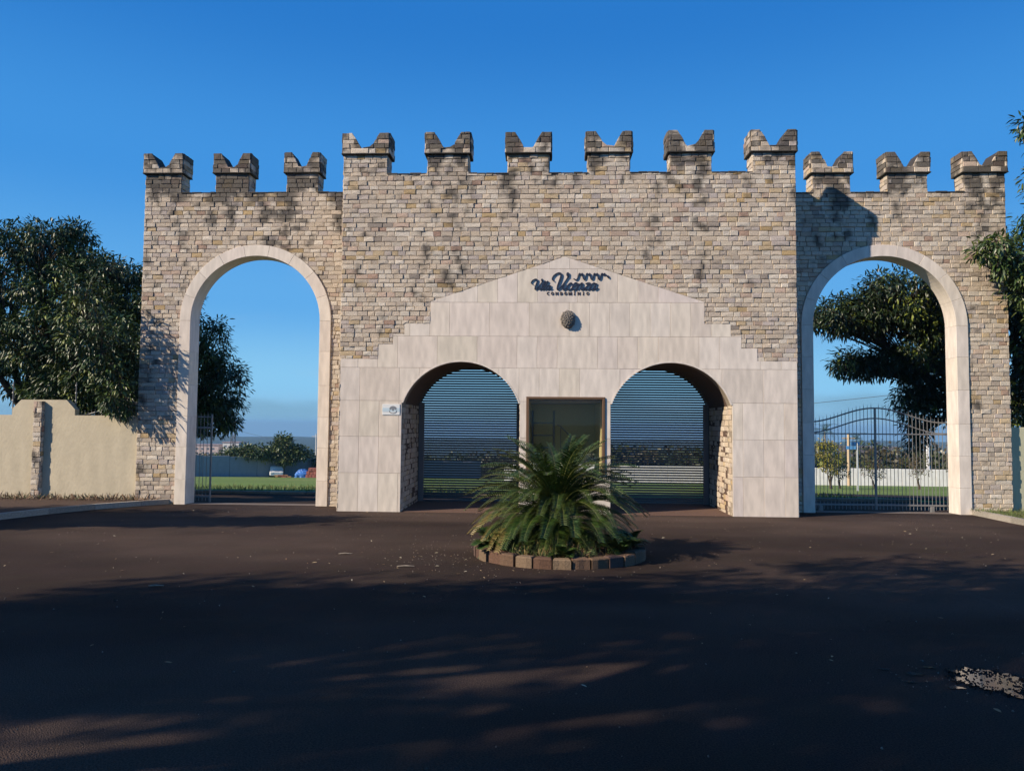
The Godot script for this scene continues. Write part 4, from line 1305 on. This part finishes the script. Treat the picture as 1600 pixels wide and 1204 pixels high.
	# street trees beside and behind the photographer, whose shade falls across the forecourt
	# x, z, crown height, crown radius
	var spots := [[-20.3, 18.2, 9.0, 2.5], [-17.0, 17.3, 9.3, 2.2], [-14.0, 17.0, 9.0, 2.3], [-10.8, 16.6, 9.2, 3.0], [-7.6, 15.5, 9.0, 2.5], [-4.6, 15.0, 9.2, 2.5],
		[-19.0, 22.5, 9.2, 2.6], [-15.4, 22.3, 9.0, 2.6], [-11.9, 20.2, 9.3, 3.2], [-8.6, 20.2, 9.0, 2.9], [-5.6, 19.6, 9.2, 2.7], [-2.0, 19.2, 9.0, 2.7],
		[-16.3, 6.1, 5.0, 1.5], [-12.8, 5.8, 4.5, 1.1], [-19.3, 7.2, 6.0, 2.0]]
	var where := ["first from the left of the front row of tall trees left of the camera", "second of the front row of tall trees left of the camera", "third of the front row of tall trees left of the camera", "fourth of the front row, left of the camera", "fifth of the front row, left of the camera", "last of the front row, nearest the camera",
		"leftmost tall tree of the row behind the camera", "second from the left in the row behind the camera", "third from the left in the row behind the camera", "fourth from the left in the row behind the camera", "fifth from the left in the row behind the camera", "rightmost tall tree of the row behind the camera",
		"small tree on the left verge, middle of three", "small tree on the left verge, nearest the gate", "broader small tree farthest out on the left verge"]
	for i in spots.size():
		var s: Array = spots[i]
		var h: float = s[2]; var r: float = s[3]
		var lobes := []
		for k in 9:
			var a := k * 2.4 + i
			var rr := r * 0.68 * sqrt(k / 8.0)
			lobes.append([Vector3(cos(a) * rr, h + rng.randf_range(-0.7, 0.9) - rr * 0.15, sin(a) * rr), Vector3(0.44, 0.24, 0.44) * r, 19])
		tree("street_tree", where[i], "street trees round the forecourt", Vector3(s[0], gh(s[1]), s[1]), h * 0.55, 0.2, lobes, leaf_long, 0.27, 24, dark, M.bark, 0.38)

func beyond():
	# boundary walls of the estate
	var o := thing("estate_wall", "long grey estate wall in shade at the far end of the left lawn", "wall", Vector3.ZERO, "far estate walls")
	var g := G.new()
	for k in 17:
		var f := -4.0 + k * 3.2
		var at := Vector3(-48.0 + f * 0.80, 0, -62.0 - f * 0.60)
		g = G.new()
		g.box(Vector3.ZERO, Vector3(3.16, 2.9, 0.2), Color(0.27, 0.29, 0.33), 0.02, Transform3D(Basis(Vector3.UP, atan2(0.60, 0.80)), Vector3(at.x, gh(at.z) + 1.0, at.z)))
		put("panel", g.mesh(), M.plaster, o)
	o = thing("estate_wall", "long whitewashed estate wall behind the shrubs beyond the right gate", "wall", Vector3.ZERO, "far estate walls")
	for k in 20:
		var x := -2.0 + k * 3.0
		var z := -52.0
		g = G.new()
		g.box(Vector3(x, gh(z) + 0.7 - k * 0.012, z), Vector3(2.98, 1.95, 0.2), Color(0.82, 0.81, 0.79), 0.02)
		put("panel", g.mesh(), M.plaster, o)
	# trees by the far wall on the left
	var mid := [Color(0.055, 0.085, 0.022), Color(0.075, 0.105, 0.025), Color(0.045, 0.070, 0.022)]
	var zt := -72.0
	tree("shade_tree", "small spreading tree with forked pale trunk on the far left lawn", "trees on the far lawn", Vector3(-33.4 * 1.08, gh(zt), zt), 1.9, 0.16, [[Vector3(0, 3.0, 0), Vector3(2.0, 0.8, 1.8), 70], [Vector3(-1.7, 2.8, 0), Vector3(1.2, 0.6, 1.2), 40], [Vector3(1.8, 3.2, 0.2), Vector3(1.4, 0.7, 1.2), 44]], leaf_small, 0.34, 22, mid, M.pale_bark, 0.5, 0.3, 3)
	tree("shade_tree", "larger rounded shade tree right of the forked one on the far lawn", "trees on the far lawn", Vector3(-31.7, gh(zt) - 0.1, zt - 1.0), 1.9, 0.18, [[Vector3(0, 3.6, 0), Vector3(1.9, 1.0, 1.8), 80], [Vector3(-0.2, 4.6, 0), Vector3(1.1, 0.6, 1.1), 36], [Vector3(1.8, 3.0, 0), Vector3(1.5, 0.8, 1.2), 56], [Vector3(-1.6, 2.7, 0.2), Vector3(1.2, 0.7, 1.2), 40], [Vector3(0.4, 2.2, 0.4), Vector3(1.4, 0.5, 1.2), 36]], leaf_small, 0.34, 22, mid, M.bark, 0.5, 0.3)
	tree("shade_tree", "low bushy tree at the right end of the far lawn", "trees on the far lawn", Vector3(-27.6, gh(zt - 4), zt - 4.0), 1.0, 0.12, [[Vector3(0, 2.2, 0), Vector3(1.5, 0.9, 1.2), 60], [Vector3(1.3, 1.7, 0), Vector3(1.2, 0.7, 1.0), 40]], leaf_small, 0.34, 20, mid, M.bark, 0.5, 0.3)
	# parked car, heaps
	car(Vector3(-32.6, gh(-73.5), -73.5))
	o = thing("tarpaulin_heap", "heap covered with a bright blue tarpaulin on the far lawn", "tarpaulin", Vector3(-28.6, gh(-71.0), -71.0))
	g = G.new()
	var nz := noise(1.1, 101)
	for i in 10:
		for k in 22:
			var q := []
			for e in [[i, k], [i + 1, k], [i + 1, k + 1], [i, k + 1]]:
				var a: float = PI * 0.5 * e[0] / 10.0; var b: float = TAU * e[1] / 22.0
				var d := Vector3(cos(b) * cos(a) * 0.95, sin(a) * 1.0, sin(b) * cos(a) * 0.8)
				q.append(d * (1.0 + 0.3 * nz.get_noise_3d(d.x * 2.0, d.y * 2.0, d.z * 2.0)))
			g.quad(q[0], q[1], q[2], q[3], (q[0] + q[2]) * 0.5 + Vector3(0, 0.05, 0), Color(0.05, 0.17, 0.50))
	put("sheet", g.mesh(), M.painted, o)
	o = thing("brick_stack", "stacked red bricks piled right of the blue tarpaulin", "bricks", Vector3(-26.7, gh(-71.0), -71.0))
	for i in 3:
		for k in 7 - i:
			for d in 2:
				if i == 2 and k > 3: continue
				g = G.new()
				var c: Color = Color(0.38, 0.13, 0.10) * rng.randf_range(0.75, 1.25)
				g.box(Vector3(-1.2 + k * 0.42 + i * 0.2, 0.2 + i * 0.4, d * 0.45), Vector3(0.4, 0.38, 0.42), c, 0.03, Transform3D(Basis(Vector3.UP, rng.randf_range(-0.08, 0.08)), Vector3.ZERO))
				put("brick_block", g.mesh(), M.concrete, o)
	o = thing("timber_stack", "small stack of reddish timber and sand under the larger shade tree", "timber", Vector3(-30.6, gh(-70.5), -70.5))
	for k in 7:
		g = G.new()
		g.box(Vector3(-0.8 + (k % 4) * 0.45, 0.1 + (k / 4) * 0.16, (k % 3) * 0.15), Vector3(0.7, 0.13, 0.18), [Color(0.36, 0.20, 0.10), Color(0.45, 0.33, 0.18), Color(0.30, 0.10, 0.07)][k % 3], 0.01, Transform3D(Basis(Vector3.UP, rng.randf_range(-0.3, 0.3)), Vector3.ZERO))
		put("plank", g.mesh(), M.concrete, o)
	# masts and poles
	pole(Vector3(-54.5, gh(-100), -112.0), 9.6, 0.20, Color(0.12, 0.12, 0.14), "dark lattice mast behind the left wall", true)
	pole(Vector3(-29.5, gh(-78), -79.0), 5.6, 0.10, Color(0.55, 0.55, 0.55), "pale slim lamp post at the right of the left archway view", false)
	pole(Vector3(26.2, gh(-48), -48.0), 4.4, 0.16, Color(0.50, 0.38, 0.25), "brown timber pole behind the blue street sign", false)
	pole(Vector3(36.4, gh(-55), -55.0), 6.3, 0.19, Color(0.75, 0.75, 0.78), "tall white concrete pole right of the centre of the iron gate", false)
	# wires
	for w in [[Vector3(-54.5, 0.6, -112.0), Vector3(-30.0, -4.0, -112.0), "sagging wire running from the lattice mast"], [Vector3(20.0, 9.6, -40.0), Vector3(45.0, 14.6, -40.0), "upper overhead wire crossing the right archway"], [Vector3(20.0, 9.9, -41.0), Vector3(45.0, 15.2, -41.0), "second overhead wire just above the upper one"], [Vector3(20.0, 3.7, -40.0), Vector3(45.0, 7.7, -40.0), "lower overhead wire crossing the right archway"]]:
		var pts := PackedVector3Array(); var rr := PackedFloat32Array()
		for i in 15:
			var f := i / 14.0
			pts.append((w[0] as Vector3).lerp(w[1], f) - Vector3(0, sin(f * PI) * 0.4, 0)); rr.append(0.018)
		g = G.new()
		g.tube(pts, rr, 4)
		tag(put("overhead_wire", g.mesh(), M.guide_metal), w[2], "wire", "overhead wires")
	# blue street sign on its post
	o = thing("street_sign", "blue street sign on a slim white post behind the iron gate", "sign", Vector3(15.5, gh(-20.6), -20.6))
	g = G.new()
	g.tube(PackedVector3Array([Vector3.ZERO, Vector3(0, 2.35, 0)]), PackedFloat32Array([0.045, 0.045]), 8, Color(0.7, 0.72, 0.74))
	put("post", g.mesh(), M.painted, o)
	for k in 2:
		g = G.new()
		g.box(Vector3(-0.25 + 0.12 * k, 2.12 + 0.2 * k, 0), Vector3(0.62, 0.17, 0.03), Color(0.10, 0.30, 0.62), 0.005, Transform3D(Basis(Vector3.UP, 0.5 * k), Vector3.ZERO))
		put("plate", g.mesh(), M.painted, o)
	# shrubs on the lawn
	var dry := [Color(0.10, 0.10, 0.045), Color(0.075, 0.085, 0.035), Color(0.12, 0.085, 0.05)]
	var shr := [[16.6, -27.0, 2.9, "yellow green shrub at the far left of the right archway view", [Color(0.24, 0.22, 0.04), Color(0.17, 0.19, 0.035), Color(0.28, 0.22, 0.05)], 70],
		[17.7, -28.5, 1.9, "thin leafy shrub right of the yellow one", dry, 34], [20.4, -30.0, 2.0, "sparse twiggy shrub right of the blue sign", dry, 30], [22.6, -29.0, 2.5, "twiggy brownish young tree right of the gate's centre post", dry, 34], [25.3, -30.0, 2.4, "bare twiggy young tree at the right of the gate", dry, 22]]
	for s in shr:
		var h: float = s[2]
		tree("young_tree", s[3], "young trees on the lawn", Vector3(s[0], gh(s[1]), s[1]), h * 0.28, 0.05, [[Vector3(0, h * 0.62, 0), Vector3(0.75, h * 0.33, 0.75), s[5]], [Vector3(-0.3, h * 0.8, 0.1), Vector3(0.5, h * 0.22, 0.5), s[5] / 2]], leaf_small, 0.13, 16, s[4], M.bark, 0.2, 0.2, 3)
	# roof behind the white wall
	o = thing("far_house", "pale house with a dark gabled roof behind the white wall", "house", Vector3(35.5, gh(-66) + 0.2, -66.0))
	g = G.new()
	g.box(Vector3(0, 1.2, 0), Vector3(5.0, 2.4, 5.0), Color(0.62, 0.58, 0.52))
	put("wall", g.mesh(), M.plaster, o)
	g = G.new()
	g.extrude(PackedVector2Array([Vector2(-3.0, 2.4), Vector2(3.0, 2.4), Vector2(0, 4.0)]), -2.9, 2.9, Transform3D(Basis(Vector3.UP, 1.2), Vector3.ZERO), Color(0.16, 0.15, 0.16))
	put("roof", g.mesh(), M.concrete, o)
	g = G.new()
	g.box(Vector3(0, 1.2, 2.52), Vector3(1.2, 1.0, 0.06), Color(0.08, 0.1, 0.12), 0.01)
	put("window", g.mesh(), M.painted, o)
	# palms
	for k in 3:
		var e: Array = [[27.5, -62.0, 5.0, "leftmost palm behind the white wall"], [30.2, -64.0, 5.6, "tallest palm behind the white wall"], [33.0, -63.0, 4.6, "rightmost palm behind the white wall"]][k]
		palm(Vector3(e[0], gh(e[1]), e[1]), e[2], e[3])
	# far pale apartment blocks
	for k in 3:
		var e: Array = [[-250.0, -520.0, 30.0, 8.0, "long pinkish building on the left skyline"], [-226.0, -520.0, 12.0, 10.0, "taller pale block beside the pinkish building on the skyline"], [-206.0, -540.0, 16.0, 6.0, "low white building on the left skyline"]][k]
		o = thing("far_building", e[4], "building", Vector3(e[0], gh(e[1]), e[1]), "buildings on the skyline")
		g = G.new()
		g.box(Vector3(0, e[3] * 0.5 + 1.0, 0), Vector3(e[2], e[3] + 2.0, 14.0), [Color(0.5, 0.38, 0.33), Color(0.6, 0.57, 0.53), Color(0.6, 0.6, 0.6)][k])
		put("wall", g.mesh(), M.painted, o)
		g = G.new()
		g.box(Vector3(0, e[3] + 2.3, 0), Vector3(e[2] + 0.8, 0.7, 14.8), Color(0.3, 0.2, 0.17))
		put("roof", g.mesh(), M.painted, o)
		for f in 3:
			for c in int(e[2] / 4.0):
				g = G.new()
				g.box(Vector3(-e[2] * 0.5 + 2.0 + c * 4.0, e[3] - 0.5 - f * 3.2, 7.03), Vector3(1.8, 1.4, 0.1), Color(0.10, 0.11, 0.13))
				put("window", g.mesh(), M.painted, o)
	# woods and hills
	var spots := []
	for i in 2600:
		var z := -lerpf(96.0, 420.0, pow(rng.randf(), 1.5))
		var x := rng.randf_range(-0.75, 0.80) * (-z + 30.0)
		if x > 0 and rng.randf() < 0.0: continue
		spots.append(Vector3(x, gh(z) + rng.randf_range(0.5, 2.2), z))
	for i in 230:
		var z := rng.randf_range(-68.0, -56.0)
		spots.append(Vector3(rng.randf_range(2.0, 62.0), gh(z) + rng.randf_range(0.0, 2.0), z))
	tufts("distant_wood", "mixed green and brown woodland covering the slope beyond the walls", "woodland", clump, M.leaf, spots, [Color(0.045, 0.065, 0.022), Color(0.06, 0.075, 0.025), Color(0.075, 0.065, 0.035), Color(0.035, 0.055, 0.022)], Vector2(1.4, 3.0), 0.3)
	var hn := noise(0.004, 111, FastNoiseLite.TYPE_SIMPLEX_SMOOTH, 4)
	g = G.new()
	var nx := 150
	var crest := func(i: int, f: float) -> Vector3:
		var x := lerpf(-2600.0, 2600.0, float(i) / nx)
		var z := -1250.0 - f * 900.0 - absf(x) * 0.05
		var yy := lerpf(-55.0, -27.0, sin(f * PI * 0.5)) + hn.get_noise_2d(x * 0.6, f * 40.0) * 6.0 * f + hn.get_noise_2d(x * 6.0, f * 300.0) * 2.2 * f
		return Vector3(x, yy - f * 14.0, z)
	for i in nx:
		for k in 6:
			g.quad(crest.call(i, k / 6.0), crest.call(i + 1, k / 6.0), crest.call(i + 1, (k + 1) / 6.0), crest.call(i, (k + 1) / 6.0), Vector3.UP, Color(0.035, 0.055, 0.03) * rng.randf_range(0.8, 1.2))
	struct("hills", g.mesh(), M.earth).set_meta("label", "low wooded hills fading blue along the horizon")

func pole(at: Vector3, h: float, r: float, c: Color, label: String, lattice: bool):
	var o := thing("utility_pole" if not lattice else "lattice_mast", label, "pole" if not lattice else "mast", at, "poles beyond the gate" if not lattice else "")
	var g := G.new()
	if lattice:
		for e in [[-1, -1], [1, -1], [1, 1], [-1, 1]]:
			g.tube(PackedVector3Array([Vector3(e[0] * 0.45, 0, e[1] * 0.45), Vector3(e[0] * 0.16, h, e[1] * 0.16)]), PackedFloat32Array([0.07, 0.05]), 4, c)
		put("frame", g.mesh(), M.painted, o)
		g = G.new()
		for i in 16:
			var y := h * i / 16.0; var w := lerpf(0.45, 0.16, i / 16.0)
			var s := 1.0 if i % 2 else -1.0
			g.tube(PackedVector3Array([Vector3(-w * s, y, w), Vector3(w * s, y + h / 16.0, w)]), PackedFloat32Array([0.04, 0.04]), 4, c)
			g.tube(PackedVector3Array([Vector3(w, y, -w * s), Vector3(w, y + h / 16.0, w * s)]), PackedFloat32Array([0.04, 0.04]), 4, c)
		put("bracing", g.mesh(), M.painted, o)
	else:
		g.tube(PackedVector3Array([Vector3(0, -0.3, 0), Vector3(0, h, 0)]), PackedFloat32Array([r, r * 0.7]), 10, c)
		put("shaft", g.mesh(), M.painted, o)
		g = G.new()
		g.box(Vector3(0, h - 0.35, 0), Vector3(1.1, 0.1, 0.1), c * 0.8, 0.01)
		put("crossarm", g.mesh(), M.painted, o)

func palm(at: Vector3, h: float, label: String):
	var o := thing("palm", label, "palm tree", at, "palms behind the white wall")
	var g := G.new()
	g.tube(PackedVector3Array([Vector3.ZERO, Vector3(0.05, h * 0.5, 0), Vector3(0, h, 0)]), PackedFloat32Array([0.16, 0.12, 0.09]), 8)
	put("trunk", g.mesh(), M.pale_bark, o)
	for k in 14:
		var f := frond_mesh(1.9, 1.7, 1.1 - 0.5 * (k % 3), 0.0)
		var m := put("frond", f[0], M.leaf, o, Vector3(0, h, 0))
		m.basis = Basis(Vector3.UP, k * 2.4) * Basis.from_scale(Vector3(2.4, 1, 1))

func car(at: Vector3):
	var o := thing("parked_car", "small white car parked under the trees on the far lawn", "car", at)
	o.rotation.y = -1.25
	var prof := PackedVector2Array([Vector2(-1.9, 0.35), Vector2(1.9, 0.35), Vector2(1.95, 0.75), Vector2(1.2, 0.92), Vector2(0.75, 1.38), Vector2(-0.9, 1.42), Vector2(-1.5, 0.98), Vector2(-1.95, 0.9)])
	var g := G.new()
	g.extrude(prof, -0.78, 0.78, Transform3D(), Color(0.75, 0.77, 0.8), 0.1)
	put("body", g.mesh(), M.painted, o)
	for s in [-0.79, 0.79]:
		g = G.new()
		g.extrude(PackedVector2Array([Vector2(-1.25, 0.98), Vector2(0.85, 0.98), Vector2(0.6, 1.3), Vector2(-0.85, 1.33)]), s - 0.01, s + 0.01, Transform3D(), Color(0.04, 0.05, 0.06))
		put("window", g.mesh(), M.painted, o)
		for x in [-1.2, 1.2]:
			g = G.new()
			g.tube(PackedVector3Array([Vector3(x, 0.3, s * 0.75), Vector3(x, 0.3, s * 1.02)]), PackedFloat32Array([0.31, 0.31]), 14, Color(0.03, 0.03, 0.03))
			var w := put("wheel", g.mesh(), M.painted, o)
			g = G.new()
			g.tube(PackedVector3Array([Vector3(x, 0.3, s * 1.0), Vector3(x, 0.3, s * 1.03)]), PackedFloat32Array([0.18, 0.18]), 12, Color(0.5, 0.5, 0.52))
			put("hubcap", g.mesh(), M.painted, w)
	for s in [-0.55, 0.55]:
		g = G.new()
		g.box(Vector3(1.93, 0.68, s), Vector3(0.06, 0.14, 0.32), Color(0.8, 0.8, 0.78), 0.02)
		put("headlight", g.mesh(), M.painted, o)

func blob(cx: float, cz: float, rx: float, rz: float, seed_: int, rough: float) -> PackedVector2Array:
	var nz := noise(0.8, seed_, FastNoiseLite.TYPE_SIMPLEX_SMOOTH, 3)
	var p := PackedVector2Array()
	for i in 120:
		var a := TAU * i / 120
		var k := 1.0 + rough * nz.get_noise_2d(cos(a) * 2.0, sin(a) * 2.0)
		p.append(Vector2(cx + cos(a) * rx * k, cz + sin(a) * rz * k))
	return p

func litter():
	var o := struct("puddle", ground_poly(blob(3.06, 11.35, 0.22, 0.27, 121, 0.5), 0.013).mesh(), M.puddle)
	o.set_meta("label", "small puddle reflecting the stone wall at the lower right")
	for e in [[2.62, 11.22, 0.06, 0.035], [2.74, 11.50, 0.05, 0.03], [2.50, 11.40, 0.035, 0.022], [2.45, 11.12, 0.04, 0.02], [2.80, 11.06, 0.045, 0.022]]:
		var w := struct("puddle", ground_poly(blob(e[0], e[1], e[2], e[3], 130 + int(e[0] * 100.0), 0.8), 0.012).mesh(), M.puddle)
		w.set_meta("label", "tiny satellite pool of water beside the puddle")
	var rim := []
	for i in 420:
		var a := rng.randf() * TAU; var r := rng.randf_range(0.55, 1.25) if i % 6 else rng.randf_range(0.0, 1.0)
		var px := 3.06 + cos(a) * 0.22 * r + (0.05 if i % 3 == 0 else 0.0); var pz := 11.35 + sin(a) * 0.27 * r
		rim.append(Vector3(px, gh(pz) + 0.012, pz))
	var mud := G.new()
	mud.box(Vector3.ZERO, Vector3(1, 0.35, 0.8), Color.WHITE, 0.15)
	tufts("puddle_silt", "dark silt and crumbs of asphalt round and in the puddle", "silt", mud.mesh(), M.asphalt, rim, [Color(0.05, 0.038, 0.03), Color(0.08, 0.06, 0.05), Color(0.035, 0.03, 0.026)], Vector2(0.006, 0.022), 0.15)
	# grit and bits of dry leaf
	var pebble := G.new()
	pebble.box(Vector3.ZERO, Vector3(1, 0.6, 0.8), Color.WHITE, 0.22)
	var spots := []
	for i in 1500:
		var z := rng.randf_range(-1.0, 14.0)
		var x := rng.randf_range(-9.0, 9.2)
		if rng.randf() < 0.25:
			x = 0.26 + rng.randfn(0.0, 1.0) - 0.7; z = 6.2 + rng.randfn(0.0, 0.9)
		if rng.randf() < 0.08:
			x = 3.1 + rng.randfn(0.0, 0.45); z = 11.3 + rng.randfn(0.0, 0.35)
		if Vector2(x - 0.26, z - 6.0).length() < 1.25: continue
		spots.append(Vector3(x, gh(z) + 0.009, z))
	tufts("grit", "pale grit scattered over the asphalt", "gravel", pebble.mesh(), M.concrete, spots, [Color(0.24, 0.18, 0.14), Color(0.15, 0.11, 0.085), Color(0.34, 0.28, 0.23)], Vector2(0.005, 0.016), 0.5)
	spots = []
	for i in 260:
		var z := rng.randf_range(-0.8, 12.0)
		var x := rng.randf_range(-8.5, 8.5)
		if i % 3 == 0:
			x = 0.0 + rng.randfn(0.0, 1.1) - 0.8; z = 6.3 + rng.randfn(0.0, 0.9)
		if Vector2(x - 0.26, z - 6.0).length() < 1.25: continue
		spots.append(Vector3(x, gh(z) + 0.012, z))
	var xf := []; var cols := []
	for p in spots:
		xf.append(aim(Vector3(rng.randf_range(-1, 1), rng.randf_range(-0.05, 0.15), rng.randf_range(-1, 1)), rng.randf_range(-0.4, 0.4), rng.randf_range(0.025, 0.07), p))
		var c: Color = [Color(0.40, 0.30, 0.17), Color(0.30, 0.18, 0.09), Color(0.48, 0.42, 0.30)][rng.randi() % 3]
		cols.append(c)
	var mi := MultiMeshInstance3D.new()
	mi.name = numbered("fallen_leaves")
	mi.multimesh = scatter(leaf_long, xf, cols)
	mi.material_override = M.blade
	add_child(mi)
	tag(mi, "dry fallen leaves scattered over the forecourt", "leaves", "", "stuff")
	# the few larger scraps
	for e in [[-4.15, 8.7, 0.16, "pale dry pod on the sunlit asphalt left of the planter"], [-1.72, 7.2, 0.22, "pale broken stick lying left of the planter, at the shadow's edge"], [-2.75, 6.25, 0.18, "whitish scrap on the sunlit asphalt midway to the left archway"]]:
		var t := thing("scrap", e[3], "debris", Vector3(e[0], gh(e[1]) + 0.012, e[1]), "")
		var g := G.new()
		g.tube(PackedVector3Array([Vector3(-e[2] * 0.5, 0.005, 0), Vector3(0, 0.015, 0.01), Vector3(e[2] * 0.5, 0.006, -0.02)]), PackedFloat32Array([0.005, 0.009, 0.004]), 6, Color(0.42, 0.36, 0.28))
		put("stick", g.mesh(), M.concrete, t)
	# weeds and dead grass along the foot of the walls
	spots = []
	for i in 900:
		var x := rng.randf_range(-14.5, -9.3); var z := -1.26 + pow(rng.randf(), 2.0) * 0.7
		spots.append(Vector3(x, gh(z) + 0.10, z))
	tufts("dry_weeds", "dead grass and weeds along the foot of the cream wall", "weeds", leaf_mesh(0.10, 0.5), M.blade, spots, [Color(0.16, 0.09, 0.05), Color(0.22, 0.13, 0.07), Color(0.08, 0.09, 0.03), Color(0.12, 0.065, 0.04)], Vector2(0.05, 0.20), 1.0)
	spots = []
	for i in 2200:
		var z := rng.randf_range(-1.25, 2.5); var x := 9.95 + pow(rng.randf(), 1.3) * 2.0
		spots.append(Vector3(x, gh(z) + 0.10, z))
	tufts("verge_grass", "short green grass blades on the right verge", "grass", leaf_mesh(0.10, 0.5), M.blade, spots, [Color(0.10, 0.14, 0.03), Color(0.16, 0.16, 0.05), Color(0.07, 0.11, 0.025)], Vector2(0.04, 0.11), 0.9)
	spots = []
	for i in 5200:
		var z := -5.1 - pow(rng.randf(), 1.6) * 7.0; var x := rng.randf_range(-14.0, 2.5) if i % 3 else rng.randf_range(6.0, 9.4)
		spots.append(Vector3(x, gh(z) + 0.0, z))
	tufts("lawn_grass", "longer grass blades along the near edge of the lawn", "grass", leaf_mesh(0.09, 0.4), M.blade, spots, [Color(0.10, 0.17, 0.03), Color(0.14, 0.19, 0.04), Color(0.17, 0.16, 0.06)], Vector2(0.08, 0.2), 0.6)
